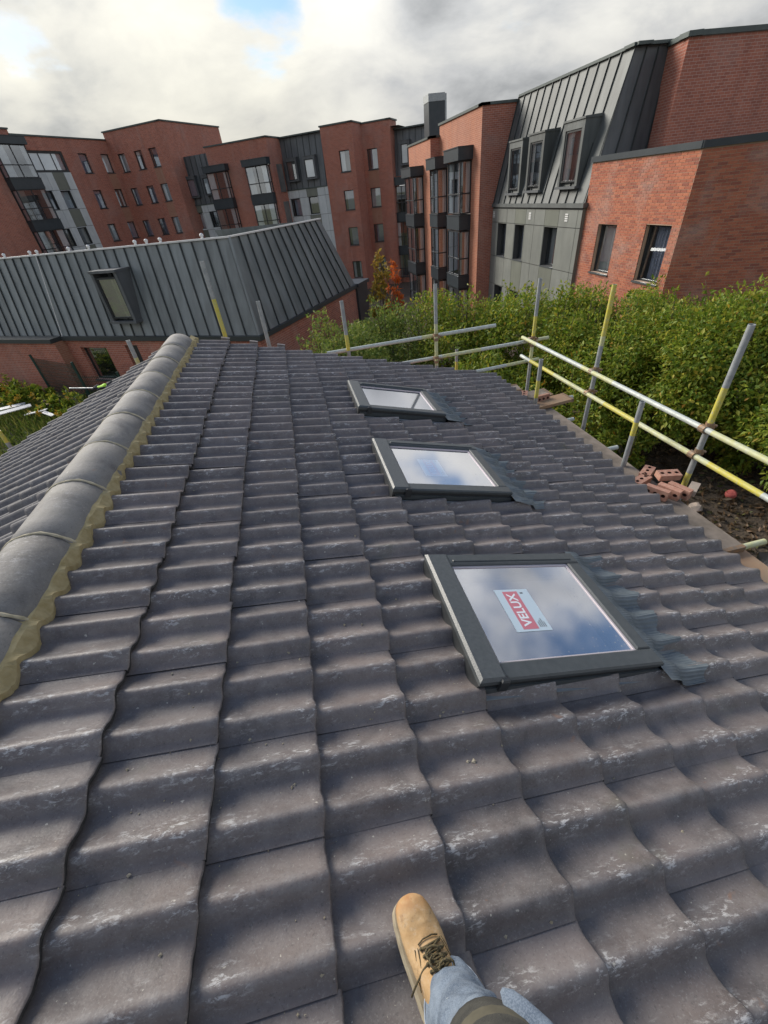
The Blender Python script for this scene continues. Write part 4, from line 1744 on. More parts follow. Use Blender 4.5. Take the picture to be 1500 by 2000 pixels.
def make_rooflight(i, win, label, sticker, faded=False):
    s0, s1, y0, y1 = win
    root = thing('roof_window', label, 'roof window', rp((s0 + s1) / 2, (y0 + y1) / 2), 'roof windows in a row down the slope')
    H0, H1 = 0.066, 0.092
    mb = MB()
    mb.box(rp, s0, s1, y0, y0 + 0.035, -0.05, H0)
    mb.box(rp, s0, s1, y1 - 0.035, y1, -0.05, H0)
    mb.box(rp, s0, s0 + 0.035, y0 + 0.035, y1 - 0.035, -0.05, H0 - .001)
    mb.box(rp, s1 - 0.035, s1, y0 + 0.035, y1 - 0.035, -0.05, H0 - .001)
    fr = mb.build('kerb', 'frame_dark', root)
    # stepped cladding strip along the kerb sides
    mb = MB()
    mb.box(rp, s0 + 0.02, s1 + 0.008, y0 - 0.010, y0 - 0.001, 0.012, 0.046)
    mb.box(rp, s0 + 0.02, s1 + 0.008, y1 + 0.001, y1 + 0.010, 0.012, 0.046)
    mb.box(rp, s1 + 0.001, s1 + 0.012, y0 - 0.008, y1 + 0.008, 0.0, 0.040)
    mb.build('side_cladding', 'frame_grey', root)
    # sash
    g0, g1, h0, h1 = s0 + 0.118, s1 - 0.075, y0 + 0.075, y1 - 0.075

    def bar(mb, a0, a1, b0, b1, z0, z1, e=0.008):
        pts = [rp(a0, b0, z0), rp(a1, b0, z0), rp(a1, b1, z0), rp(a0, b1, z0), rp(a0, b0, z1 - e), rp(a1, b0, z1 - e), rp(a1, b1, z1 - e), rp(a0, b1, z1 - e)]
        b = len(mb.v)
        mb.v += [tuple(p) for p in pts]
        mb.v += [tuple(rp(a, c, z1)) for a, c in ((a0 + e, b0 + e), (a1 - e, b0 + e), (a1 - e, b1 - e), (a0 + e, b1 - e))]
        for q in ((0, 1, 5, 4), (1, 2, 6, 5), (2, 3, 7, 6), (3, 0, 4, 7), (4, 5, 9, 8), (5, 6, 10, 9), (6, 7, 11, 10), (7, 4, 8, 11), (8, 9, 10, 11)):
            mb.f.append(tuple(b + k for k in q))
            mb.uv.append([(0, 0)] * 4)
            mb.mi.append(0)

    mb = MB()
    bar(mb, s0 + 0.095, s1 + 0.004, y0 - 0.006, h0, H0 + .002, H1)
    bar(mb, s0 + 0.095, s1 + 0.004, h1, y1 + 0.006, H0 + .002, H1)
    bar(mb, g1, s1 + 0.002, h0 + .001, h1 - .001, H0 + .002, H1 - .003)
    # grooves on the far sash bar
    bar(mb, s0 + 0.135, s1 - 0.04, h1 + 0.018, h1 + 0.030, H1 - .002, H1 + .006, 0.003)
    mb.build('sash', 'frame_grey', root)
    mb = MB()
    bar(mb, s0 - 0.004, g0, y0 - 0.009, y1 + 0.004, H0 + .003, H1 + 0.010, 0.012)
    hood = mb.build('top_hood', 'hood_grey', root)
    mb = MB()
    bar(mb, s0 + 0.085, g0 + 0.006, y0 - 0.020, y0 + 0.012, H0 - .03, H1 + 0.006, 0.006)
    mb.build('hood_end', 'frame_dark', hood)
    # drain channel between far kerb and tiles
    mb = MB()
    mb.box(rp, s0 - .03, s1 + .03, y1 + .011, y1 + .028, -0.04, 0.004)
    mb.build('drain_channel', 'frame_dark', root)
    mb = MB()
    e = 0.010
    for (a0, a1, b0, b1) in ((g0, g1, h0, h0 + e), (g0, g1, h1 - e, h1), (g0, g0 + e, h0 + e, h1 - e), (g1 - e, g1, h0 + e, h1 - e)):
        mb.box(rp, a0, a1, b0, b1, H0 - .003, H0 + .010)
    mb.build('glazing_bead', 'bead', root)
    mb = MB()
    mb.face([rp(g0 + e, h0 + e, H0 + .004), rp(g1 - e, h0 + e, H0 + .004), rp(g1 - e, h1 - e, H0 + .004), rp(g0 + e, h1 - e, H0 + .004)])
    gl = mb.build('glass_pane', 'roof_glass', root)
    mb = MB()
    mb.box(rp, g0 + e, g1 - e, h0 + e, h1 - e, -0.045, -0.040)
    mb.build('dark_backing', 'unlit_room', root)  # dark sheet standing in for the unlit room under the glass
    if sticker:
        hs = H0 - .006 if faded else H0 + .0052  # faded: sticker under the glass, band colour paled for the glass reflection
        a0, a1, b0, b1 = sticker
        mb = MB()
        mb.box(rp, a0, a1, b0, b1, hs, hs + .0006)
        st = mb.build('sticker', 'sticker_white', gl)
        ra, rb = a0 + 0.04, a0 + 0.122
        mb = MB()
        mb.box(rp, ra, rb, b0 + .012, b1 - .014, hs + .0007, hs + .0011)
        mb.build('sticker_band', 'sticker_red_glare' if faded else 'sticker_red', gl)
        # letters read along +y with their tops towards the ridge
        ex, ey, ez = EY, -EXR, EZR
        mw = basis(ex, ey, ez, rp((ra + rb) / 2, (b0 + b1) / 2, hs + .0014))
        obj('lettering', text_mesh('VELUX', 0.066, mw, 'sticker_text'), gl)
        mb = MB()
        for q in range(4):
            mb.box(rp, rb + .012 + q * .010, rb + .016 + q * .010, b0 + .02, b0 + .05 + .01 * (q % 3), hs + .0007, hs + .001)
        mb.box(rp, rb + .014, rb + .03, b1 - .03, b1 - .022, hs + .0007, hs + .001)
        mb.build('small_print', 'frame_grey', gl)
    # pleated lead apron dressed over the tiles on the eaves side
    mb = MB()
    ya, yb = y0 - 0.07, y1 + 0.05
    ny, ns = int((yb - ya) / 0.0028), 7
    grid = []
    for a in range(ny + 1):
        y = ya + (yb - ya) * a / ny
        ln = 0.270 + 0.018 * math.sin(y * 41 + i) + 0.010 * math.sin(y * 97)
        rowv = []
        for b in range(ns + 1):
            t = b / ns
            s = s1 + 0.004 + ln * t
            hh = tile_h(s, y) + 0.010
            hh = hh * smooth01(t * 1.5) + (1 - smooth01(t * 1.5)) * 0.060
            hh += 0.0024 * math.sin(2 * math.pi * y / 0.0130 + math.sin(y * 60) * .6 + t * .5) * min(1, t * 5)
            rowv.append(rp(s, y + 0.012 * t * math.sin(y * 30), hh))
        grid.append(rowv)
    n = ns + 1
    mb.v = [tuple(p) for r in grid for p in r]
    for a in range(ny):
        for b in range(ns):
            mb.f.append((a * n + b, a * n + b + 1, (a + 1) * n + b + 1, (a + 1) * n + b))
            mb.uv.append([(0, 0)] * 4)
            mb.mi.append(0)
    mb.build('lead_apron', 'lead', root, True)
    # pale flashing strip on the near side foot
    mb = MB()
    na = 12
    for q in range(na):
        sa, sb = s0 + 0.62 * (s1 - s0) * 0 + (s1 - s0) * q / na + s0 * 0, 0
    mb.box(rp, s0 + 0.02, s1 + 0.05, y0 - 0.034, y0 - 0.012, 0.004, 0.008)
    mb.build('side_flashing', 'flashing', root)
    return root


make_rooflight(0, WINS[0], 'nearest and largest-looking roof window, with a red and white sticker on its glass', (0.685, 0.872, 1.01, 1.268))
make_rooflight(1, WINS[1], 'middle one of the three roof windows in the tiled slope', (0.68, 0.85, 2.40, 2.64), True)
make_rooflight(2, WINS[2], 'farthest of the three roof windows, closest to the far roof edge', None)

# ------------------------------------------------------------------ scaffold
scaffold = thing('scaffold', 'steel tube scaffold with yellow-painted bands around the roof edge', 'scaffold', (3.2, 3, -5.6))
TR = 0.0242


def tube_part(name, a, b, bands):
    """bands = [(t0, material index)], materials: galv, galv_pale, yellow, yellow_pale"""
    a, b = Vector(a), Vector(b)
    pts, mi = [a], []
    for (t, m) in bands:
        pts.append(a.lerp(b, t))
        mi.append(m)
    mb = MB()
    mb.tube(pts, TR, 14, mi, cap=False)
    # open steel ends
    d = (b - a).normalized()
    for p, q in ((a, d), (b, -d)):
        x = q.orthogonal().normalized()
        y = q.cross(x)
        n = 14
        ring = [p + (x * math.cos(2 * math.pi * k / n) + y * math.sin(2 * math.pi * k / n)) * TR for k in range(n)]
        rin = [p + (x * math.cos(2 * math.pi * k / n) + y * math.sin(2 * math.pi * k / n)) * TR * .82 for k in range(n)]
        rde = [r + q * 0.05 for r in rin]
        for k in range(n):
            k2 = (k + 1) % n
            mb.face([ring[k], ring[k2], rin[k2], rin[k]], mi=mi[0])
            mb.face([rin[k], rin[k2], rde[k2], rde[k]], mi=0)
        mb.face(rde, mi=0)
    o = mb.build(name, ['galv', 'galv_pale', 'yellow', 'yellow_pale'], scaffold)
    for p in o.data.polygons:
        p.use_smooth = len(p.vertices) == 4
    return o


def standard(x, y, zt, bands, zb=None):
    """bands given by height: [(z, mat)] from the top down"""
    zb = gz(x, y) if zb is None else zb
    L = zt - zb
    seq = []
    for z, m in bands:
        seq.append(((zt - z) / L, m))
    seq.append((1.0, 0))
    return tube_part('standard', (x, y, zt), (x, y, zb), seq)


def coupler(parent, x, y, z, ax):
    mb = MB()
    for k in (-1, 1):
        mb.tube([(x, y, z + k * 0.03 - .018), (x, y, z + k * 0.03 + .018)], TR + 0.008, 10)
    if ax == 'y':
        mb.tube([(x - .05, y - .028, z), (x - .05, y + .028, z)], TR + .009, 10)
    else:
        mb.tube([(x - .028, y + .05, z), (x + .028, y + .05, z)], TR + .009, 10)
    mb.box(WXYZ, x + .02, x + .05, y - .016, y + .016, z - .02, z + .02)
    mb.tube([(x + .03, y, z), (x + .085, y, z)], 0.007, 6)
    mb.tube([(x + .062, y, z), (x + .078, y, z)], 0.013, 6)
    mb.build('coupler', 'coupler', parent)


xs_ = 3.20
S3 = standard(xs_, 2.57, -1.01, [(-1.48, 0), (-1.86, 2), (-2.28, 0), (-2.50, 2)])
S2 = standard(xs_, 4.12, -0.96, [(-1.0, 2), (-1.46, 2), (-1.56, 3)])
S1 = standard(xs_ + .02, 5.60, -1.09, [(-1.55, 0), (-1.86, 2), (-1.98, 3), (-2.16, 3)])
S0 = standard(xs_, 1.00, -1.0, [(-1.4, 0), (-1.8, 2)])
G1 = standard(1.79, 5.62, -0.98, [(-1.45, 0), (-2.0, 3)])
G2 = standard(0.585, 5.66, -1.02, [(-1.42, 0), (-1.62, 2)])
standard(-0.41, 5.66, -0.89, [(-1.6, 0)])
standard(-0.90, 5.66, -0.42, [(-0.80, 0), (-1.24, 2)])
standard(-2.00, 5.66, -1.10, [(-1.30, 0), (-1.38, 3)])
standard(-3.92, 5.66, -1.90, [(-1.98, 2), (-2.06, 2)])
# short inner posts at the eaves
standard(2.80, 4.62, -1.79, [(-2.05, 0), (-2.28, 2)])
standard(2.90, 3.02, -1.72, [(-1.92, 0), (-2.06, 2)])
standard(2.30, 6.20, -2.02, [(-2.20, 0), (-2.4, 2)])
# guard rails along the eaves
xo = xs_ - .05
tube_part('guard_rail', (xo - .02, 5.74, -1.853), (xo + .03, -1.2, -1.80), [(.06, 3), (.21, 1), (.29, 3), (.47, 1), (.55, 3), (1, 1)])
tube_part('guard_rail', (xo - .02, 5.72, -2.11), (xo + .03, -1.2, -2.055), [(.04, 1), (.13, 2), (.28, 3), (.36, 2), (.48, 3), (.55, 2), (1, 1)])
# rails across the far gable
tube_part('guard_rail', (0.30, 5.70, -1.625), (2.68, 5.70, -1.617), [(.55, 1), (.62, 3), (1, 1)])
tube_part('guard_rail', (1.20, 5.70, -1.925), (3.52, 5.70, -1.905), [(.3, 1), (.55, 3), (.9, 1), (1, 3)])
tube_part('guard_rail', (2.05, 5.52, -2.16), (3.30, 5.52, -2.125), [(.6, 1), (1, 3)])
coupler(S3, xs_, 2.57, -1.83, 'y')
coupler(S3, xs_, 2.57, -2.08, 'y')
coupler(S2, xs_, 4.12, -1.84, 'y')
coupler(S2, xs_, 4.12, -2.095, 'y')
coupler(S1, xs_ + .02, 5.60, -1.86, 'y')
coupler(S1, xs_ + .02, 5.60, -1.91, 'x')
coupler(G1, 1.79, 5.62, -1.62, 'x')
coupler(G1, 1.79, 5.62, -1.92, 'x')
# transom stubs under the boards
for (y, x1, m) in ((4.86, 3.50, 1), (4.26, 3.14, 1), (3.47, 3.18, 1), (1.80, 3.27, 3)):
    tube_part('transom', (2.3, y, -2.50), (x1, y, -2.485), [(1, m)])

# ------------------------------------------------------------------ boards and bricks on the scaffold


def plank(name, label, c, L, W, T, rz, mat, group=None, tilt=0.0, roll=0.0, cat='board', band=True):
    mb = MB()
    nseg = 5
    r = random.Random(name + label)
    for i in range(nseg):
        x0, x1 = -L / 2 + L * i / nseg, -L / 2 + L * (i + 1) / nseg
        f = lambda a: 0.004 * math.sin(a * 3.1 + r.random() * 0)
        mb.hexa([(x0, -W / 2, f(x0)), (x1, -W / 2, f(x1)), (x1, W / 2, f(x1)), (x0, W / 2, f(x0)), (x0, -W / 2, T + f(x0)), (x1, -W / 2, T + f(x1)), (x1, W / 2, T + f(x1)), (x0, W / 2, T + f(x0))])
    mw = Matrix.Translation(c) @ Matrix.Rotation(rz, 4, 'Z') @ Matrix.Rotation(tilt, 4, 'Y') @ Matrix.Rotation(roll, 4, 'X')
    me = mb.mesh(name, mat)
    o = obj(name, me, None, mw)
    tag(o, label, cat, group)
    if not band:
        return o
    # steel end band
    mb = MB()
    for x in (-L / 2, L / 2 - .03):
        mb.box(WXYZ, x - .002, x + .03, -W / 2 - .002, W / 2 + .002, -.003, T + .006)
    b = obj('end_band', mb.mesh('end_band', 'coupler'), o, mw)
    return o


BZ = -2.455
plank('scaffold_board', 'long pale scaffold board along the eaves under the brick pile', (2.845, 3.15, BZ + .015), 2.85, 0.27, 0.038, R(90), 'timber', 'boards along the eaves', 0.004)
plank('scaffold_board', 'warm brown scaffold board at the right edge of the picture, below the pale one', (2.86, 0.55, BZ - .03), 2.55, 0.27, 0.038, R(89), 'timber_warm', 'boards along the eaves')
plank('scaffold_board', 'narrow dark gap board lying closest to the tile ends', (2.68, 2.9, BZ - .04), 3.0, 0.10, 0.038, R(90), 'timber', 'boards along the eaves')
plank('scaffold_board', 'short board laid crossways at the far corner beside the small bricks', (2.98, 4.62, BZ + .06), 0.62, 0.22, 0.038, R(6), 'timber_warm', 'boards at the far corner')
plank('scaffold_board', 'short board behind the crossways one at the far corner, end cut square', (2.93, 4.95, BZ + .03), 0.5, 0.24, 0.038, R(2), 'timber', 'boards at the far corner')
plank('scaffold_board', 'small pale board end at the very far corner of the tiles', (2.74, 5.12, BZ + .10), 0.22, 0.16, 0.038, R(85), 'timber', 'boards at the far corner', 0.0)


def brick_obj(label, c, rot, group, holes=True):
    """perforated facing brick: body with three real holes in the bed face"""
    l, w, h = 0.190, 0.092, 0.058
    mb = MB()
    n = 12
    r = 0.015
    for (z, up) in ((h, True), (0.0, False)):
        for k in range(3):
            x0, x1 = -l / 2 + l * k / 3, -l / 2 + l * (k + 1) / 3
            cx = (x0 + x1) / 2
            inner = [(cx + r * 1.25 * math.cos(2 * math.pi * i / n), r * math.sin(2 * math.pi * i / n), z) for i in range(n)]
            outer = []
            for i in range(n):
                a = 2 * math.pi * i / n
                dx, dy = math.cos(a), math.sin(a)
                t = min((l / 6) / abs(dx) if abs(dx) > 1e-6 else 9, (w / 2) / abs(dy) if abs(dy) > 1e-6 else 9)
                outer.append((cx + dx * t, dy * t, z))
            corners = {1: (x1, w / 2), 2: (x1, w / 2), 4: (x0, w / 2), 5: (x0, w / 2)}
            for i in range(n):
                k2 = (i + 1) % n
                a1, a2 = outer[i], outer[k2]
                poly = [inner[i], a1]
                if abs(a1[0] - a2[0]) > 1e-6 and abs(a1[1] - a2[1]) > 1e-6:
                    cxn = x1 if max(a1[0], a2[0]) > cx + l / 6 - 1e-5 else x0
                    cyn = w / 2 if a1[1] + a2[1] > 0 else -w / 2
                    poly.append((cxn, cyn, z))
                poly += [a2, inner[k2]]
                mb.face(poly if up else poly[::-1])
            if up:
                for i in range(n):
                    k2 = (i + 1) % n
                    p, q = inner[i], inner[k2]
                    mb.face([p, q, (q[0], q[1], 0), (p[0], p[1], 0)], mi=1)
    c4 = [(-l / 2, -w / 2), (l / 2, -w / 2), (l / 2, w / 2), (-l / 2, w / 2)]
    for i in range(4):
        a, b = c4[i], c4[(i + 1) % 4]
        mb.face([(*a, 0), (*b, 0), (*b, h), (*a, h)])
    mw = Matrix.Translation(c) @ rot
    o = obj('brick', mb.mesh('brick', ['new_brick', 'hole']), None, mw)
    tag(o, label, 'brick', group)
    return o


def RX(x=0, y=0, z=0):
    return Matrix.Rotation(R(z), 4, 'Z') @ Matrix.Rotation(R(y), 4, 'Y') @ Matrix.Rotation(R(x), 4, 'X')


bt = BZ + .054
brick_obj('topmost brick of the pile by the scaffold post, holes facing up', (3.03, 2.62, bt + .074), RX(6, 2, -12), 'loose bricks on the eaves board')
brick_obj('brick standing on its side at the front of the pile, holes facing the roof', (2.84, 2.49, bt + .052), RX(84, 0, -62), 'loose bricks on the eaves board')
brick_obj('brick on edge in the middle of the pile, between its neighbours', (2.95, 2.47, bt + .052), RX(90, 0, -66), 'loose bricks on the eaves board')
brick_obj('brick at the right end of the pile, nearest the scaffold post', (3.035, 2.45, bt + .052), RX(90, 0, -70), 'loose bricks on the eaves board')
brick_obj('brick at the left end of the pile with a mortar chip beside it', (2.84, 2.70, bt), RX(0, 0, 20), 'loose bricks on the eaves board')
brick_obj('pale brick lying flat behind the topmost one of the pile', (2.98, 2.80, bt), RX(0, 0, 35), 'loose bricks on the eaves board')
brick_obj('dark holed brick on end at the far corner behind the short post', (2.93, 4.72, bt + .055), RX(80, 0, 8), 'bricks at the far corner')
brick_obj('orange brick lying flat at the far corner by the tile ends', (2.76, 4.86, bt + .04), RX(0, 0, 60), 'bricks at the far corner')


def chunk(name, label, c, r, mat, cat, seed, group=None, sq=(1, 1, .7)):
    rr = random.Random(seed)
    bm = bmesh.new()
    bmesh.ops.create_icosphere(bm, subdivisions=2, radius=r)
    for v in bm.verts:
        k = 0.78 + 0.4 * rr.random()
        v.co = Vector((v.co.x * k * sq[0], v.co.y * k * sq[1], v.co.z * k * sq[2]))
    me = bpy.data.meshes.new(name)
    bm.to_mesh(me)
    bm.free()
    me.materials.append(MATS[mat])
    o = obj(name, me, None, Matrix.Translation(c))
    if label:
        tag(o, label, cat, group)
    return o


# broken brick end sticking out past the post
plank('brick_piece', 'broken pale brick end poking out beyond the scaffold post', (3.13, 2.42, bt + .03), 0.16, 0.07, 0.05, R(35), 'rubble', cat='brick', band=False)

# ------------------------------------------------------------------ plants


def leaf_mesh(name, pos, dirs, L, W, mat, nrm=None):
    n = len(pos)
    d = dirs / np.maximum(1e-6, np.linalg.norm(dirs, axis=1, keepdims=True))
    r = rng.normal(size=(n, 3))
    if nrm is not None:
        r = nrm + r * .58
    s = np.cross(d, r)
    s /= np.maximum(1e-6, np.linalg.norm(s, axis=1, keepdims=True))
    nn = np.cross(s, d)
    k_ = rng.uniform(.45, 1.55, n)
    l = (L * k_)[:, None]
    w = (W * k_ * rng.uniform(.75, 1.3, n))[:, None]
    v = np.empty((n, 4, 3))
    v[:, 0] = pos
    v[:, 1] = pos + d * l * .45 + s * w * .5 + nn * w * .18
    v[:, 2] = pos + d * l - nn * l * .12
    v[:, 3] = pos + d * l * .45 - s * w * .5 + nn * w * .18
    me = bpy.data.meshes.new(name)
    me.vertices.add(n * 4)
    me.vertices.foreach_set('co', v.reshape(-1))
    idx = (np.arange(n)[:, None] * 4 + np.array([0, 1, 2, 0, 2, 3])[None]).reshape(-1)
    me.loops.add(n * 6)
    me.loops.foreach_set('vertex_index', idx.astype(np.int32))
    me.polygons.add(n * 2)
    me.polygons.foreach_set('loop_start', np.arange(0, n * 6, 3, dtype=np.int32))
    me.polygons.foreach_set('loop_total', np.full(n * 2, 3, dtype=np.int32))
    me.materials.append(MATS[mat])
    me.update(calc_edges=True)
    return me


def shrub(name, label, cat, c, rx, ry, ztop, zbot, nleaf, L=0.088, W=0.040, mat='leaf', group=None, clumps=70, shoots=14, seed=0, trunk_h=None):
    global rng
    rng = np.random.default_rng(seed + 100)
    zg = gz(c[0], c[1])
    root = thing(name, label, cat, (c[0], c[1], zg), group)
    clumps = max(14, int(clumps * .8))
    cz, rz = (ztop + zbot) / 2, (ztop - zbot) / 2
    C = np.array([c[0], c[1], cz])
    Rv = np.array([rx, ry, rz])
    # clump centres, most of them towards the outside of the crown
    q = rng.normal(size=(clumps, 3))
    q /= np.linalg.norm(q, axis=1, keepdims=True)
    q *= (rng.uniform(.35, 1.0, clumps) ** .5)[:, None]
    q *= (1 + .10 * np.sin(q[:, :1] * 5 + seed) + .08 * np.cos(q[:, 1:2] * 7 + seed))
    cc = C + q * Rv * .86
    size = rng.uniform(.20, .50, clumps) * min(rx, ry, rz * 1.2) * .66
    share = size ** 2
    share /= share.sum()
    pos, dr, nr = [], [], []
    for i in range(clumps):
        k = max(8, int(nleaf * share[i]))
        g = rng.normal(size=(k, 3))
        g /= np.linalg.norm(g, axis=1, keepdims=True)
        g *= (rng.uniform(0.15, 1.0, k) ** .55)[:, None]
        g[:, 2] *= .75
        p = cc[i] + g * size[i] * 1.35
        pos.append(p)
        out = (p - C) / Rv
        dr.append(out * .6 + g * .6 + np.array([0, 0, -.15]) + rng.normal(size=(k, 3)) * .7)
        nr.append(out * .35 + g * .9 + np.array([0, 0, .75]))
    stems = MB()
    for i in range(shoots):
        a = rng.uniform(0, 2 * math.pi)
        b = rng.uniform(.2, .95)
        p0 = C + np.array([math.cos(a) * rx * b * .8, math.sin(a) * ry * b * .8, rz * math.sqrt(max(0.05, 1 - b * b)) * .85])
        h = rng.uniform(.25, .6)
        top = p0 + np.array([rng.normal() * .12, rng.normal() * .12, h])
        stems.tube([p0 - np.array([0, 0, .4]), (p0 + top) / 2, top], [.010, .007, .003], 5)
        k = int(h * 60)
        t = rng.uniform(0, 1, k)[:, None]
        p = p0 + (top - p0) * t + rng.normal(size=(k, 3)) * .035
        pos.append(p)
        e = rng.normal(size=(k, 3))
        e[:, 2] += .8
        dr.append(e)
        nr.append(rng.normal(size=(k, 3)) + np.array([0, 0, .6]))
    pos, dr, nr = np.concatenate(pos), np.concatenate(dr), np.concatenate(nr)
    nr /= np.maximum(1e-6, np.linalg.norm(nr, axis=1, keepdims=True))
    keep = pos[:, 2] > zg + .1
    obj('crown', leaf_mesh('crown', pos[keep], dr[keep], L, W, mat, nr[keep]), root)
    # trunk and limbs
    tb = MB()
    nst = 4
    base = V3(c[0], c[1], zg - .1)
    fork = V3(c[0] + .05, c[1], zg + (trunk_h or .5))
    tb.tube([base, fork], [.11 * rx / 2 + .03, .08 * rx / 2 + .02], 8)
    for i in range(10):
        e = cc[rng.integers(0, clumps)]
        m_ = (np.array(fork) + e) / 2 + rng.normal(size=3) * .12
        tb.tube([fork, m_, e], [.05, .03, .008], 6)
    if stems.v:
        tag(stems.build('shoots', 'bark', root, True), kind='stuff')
    tb.build('trunk', 'bark', root, True)
    return root


G = 'tall shrubs beyond the scaffold'
shrub('leafy_shrub', 'big rounded green shrub behind the guard rails, right of the tallest leaning post', 'shrub', (8.9, 7.6), 2.75, 2.5, -2.30, -5.5, 56000, group=G, seed=1, clumps=110, shoots=10)
shrub('leafy_shrub', 'dense green shrub in front of the brick block with two windows', 'shrub', (7.9, 10.1), 2.4, 2.2, -2.45, -5.5, 40000, group=G, seed=2, clumps=90, shoots=16)
shrub('leafy_shrub', 'green shrub below the grey panelled wall, behind the corner post', 'shrub', (6.5, 12.0), 2.2, 2.0, -2.65, -5.7, 30000, group=G, seed=3, clumps=80, shoots=18)
shrub('leafy_shrub', 'green shrub below the dark glazed bays, behind the far guard rails', 'shrub', (4.5, 12.7), 2.0, 1.9, -2.65, -5.8, 28000, group=G, seed=4, clumps=70, shoots=18, mat='leaf')
shrub('leafy_shrub', 'paler feathery shrub in front of the autumn saplings', 'shrub', (2.7, 12.9), 1.6, 1.7, -2.6, -5.8, 20000, group=G, seed=5, clumps=60, shoots=22, mat='leaf_pale', W=.034)
shrub('leafy_shrub', 'paler sprawling shrub with tall shoots against the metal roof of the low building', 'shrub', (0.95, 11.6), 1.5, 1.5, -2.5, -5.7, 20000, group=G, seed=6, clumps=60, shoots=26, mat='leaf_pale', W=.034)
shrub('leafy_shrub', 'back row shrub right under the two windows of the brick block', 'shrub', (9.5, 10.6), 1.7, 2.2, -2.85, -5.5, 22000, group=G, seed=10, clumps=80, shoots=10)
shrub('leafy_shrub', 'lower dark shrub at the right edge of the picture behind the near rails', 'shrub', (9.6, 4.6), 2.3, 2.0, -2.75, -5.4, 30000, group=G, seed=7, clumps=80, shoots=6)
shrub('leafy_shrub', 'low dark undergrowth bush at the foot of the hedge below the boards', 'shrub', (6.3, 9.2), 1.5, 2.4, -3.5, -5.6, 11000, group=G, seed=8, clumps=60, shoots=4)
shrub('leafy_shrub', 'low shaded bush filling the gap behind the far corner of the roof', 'shrub', (4.3, 10.2), 1.7, 1.6, -3.55, -5.6, 9000, group=G, seed=9, clumps=50, shoots=4)
shrub('leafy_shrub', 'small dark bush on the bare earth behind the red ball', 'shrub', (9.0, 6.2), 1.3, 1.2, -4.3, -5.6, 7000, group=G, seed=13, clumps=40, shoots=3)
shrub('leafy_shrub', 'small dark bush at the foot of the hedge below the middle post', 'shrub', (6.6, 7.3), 0.9, 1.1, -4.6, -5.6, 5000, group=G, seed=14, clumps=36, shoots=3)
shrub('autumn_sapling', 'slender sapling with yellow autumn leaves before the brick piers', 'tree', (3.45, 17.6), .55, .5, -1.9, -4.6, 1500, L=.13, W=.06, mat='leaf_yellow', clumps=26, shoots=6, seed=11, trunk_h=1.2)
shrub('autumn_sapling', 'slender sapling with bright orange autumn leaves', 'tree', (3.75, 16.6), .26, .26, -2.3, -4.0, 420, L=.13, W=.06, mat='leaf_orange', clumps=16, shoots=3, seed=12, trunk_h=1.2)
G2_ = 'garden bushes along the green fence'
for k, (x, y, r_, zt, lab, fl) in enumerate(((-9.7, 17.6, 0.85, -5.05, 'dark bush against the fence corner nearest the tiled roof', 5), (-11.5, 19.3, 0.9, -5.0, 'bush with yellow blooms in front of the middle fence post', 12), (-13.4, 20.6, 1.0, -5.0, 'bush with yellow blooms at the left edge by the fence', 12), (-8.5, 16.4, 0.7, -5.1, 'low bush beside the left roof edge under the fence end', 4))):
    o = shrub('garden_bush', lab, 'bush', (x, y), r_, r_ * .9, zt, -5.6, 4200, L=.13, W=.06, group=G2_, seed=20 + k, clumps=40, shoots=4)
    n = fl * 5
    rng = np.random.default_rng(300 + k)
    a = rng.normal(size=(fl, 3))
    a /= np.linalg.norm(a, axis=1, keepdims=True)
    a[:, 2] = np.abs(a[:, 2])
    a[:, 1] -= .35
    ctr = np.array([x, y, -5.15]) + a * np.array([r_, r_ * .9, zt + 5.15]) * .98
    p = np.repeat(ctr, 9, axis=0) + rng.normal(size=(fl * 9, 3)) * .045
    tag(obj('blooms', leaf_mesh('blooms', p, rng.normal(size=(fl * 9, 3)), .10, .07, 'flower_yellow'), o), kind='stuff')


def grass():
    global rng
    rng = np.random.default_rng(55)
    n = 26000
    x = rng.uniform(-15, -5.2, n)
    y = rng.uniform(7.5, 19.0, n)
    cl = np.sin(x * 2.1) * np.cos(y * 1.7) + np.sin(x * .8 + y)
    k = rng.uniform(-2.2, 1.6, n) < cl
    x, y = x[k], y[k]
    z = np.array([gz(a, b) for a, b in zip(x, y)])
    d = rng.normal(size=(len(x), 3)) * .45
    d[:, 2] = 1
    o = obj('grass', leaf_mesh('grass', np.stack([x, y, z], 1), d, .30, .03, 'grass_blade'))
    tag(o, 'long rough grass on the left below the roof edge', None, None, 'stuff')
    n = 5000
    x = rng.uniform(4.2, 9.5, n)
    y = rng.uniform(1.5, 8.0, n)
    z = np.array([gz(a, b) for a, b in zip(x, y)])
    d = rng.normal(size=(n, 3))
    d[:, 2] = np.abs(d[:, 2]) * .35 + .1
    o = obj('ground_cover', leaf_mesh('ground_cover', np.stack([x, y, z + .01], 1), d, .10, .05, 'leaf_litter'))
    tag(o, 'fallen leaves and low weeds under the shrubs', None, None, 'stuff')


grass()

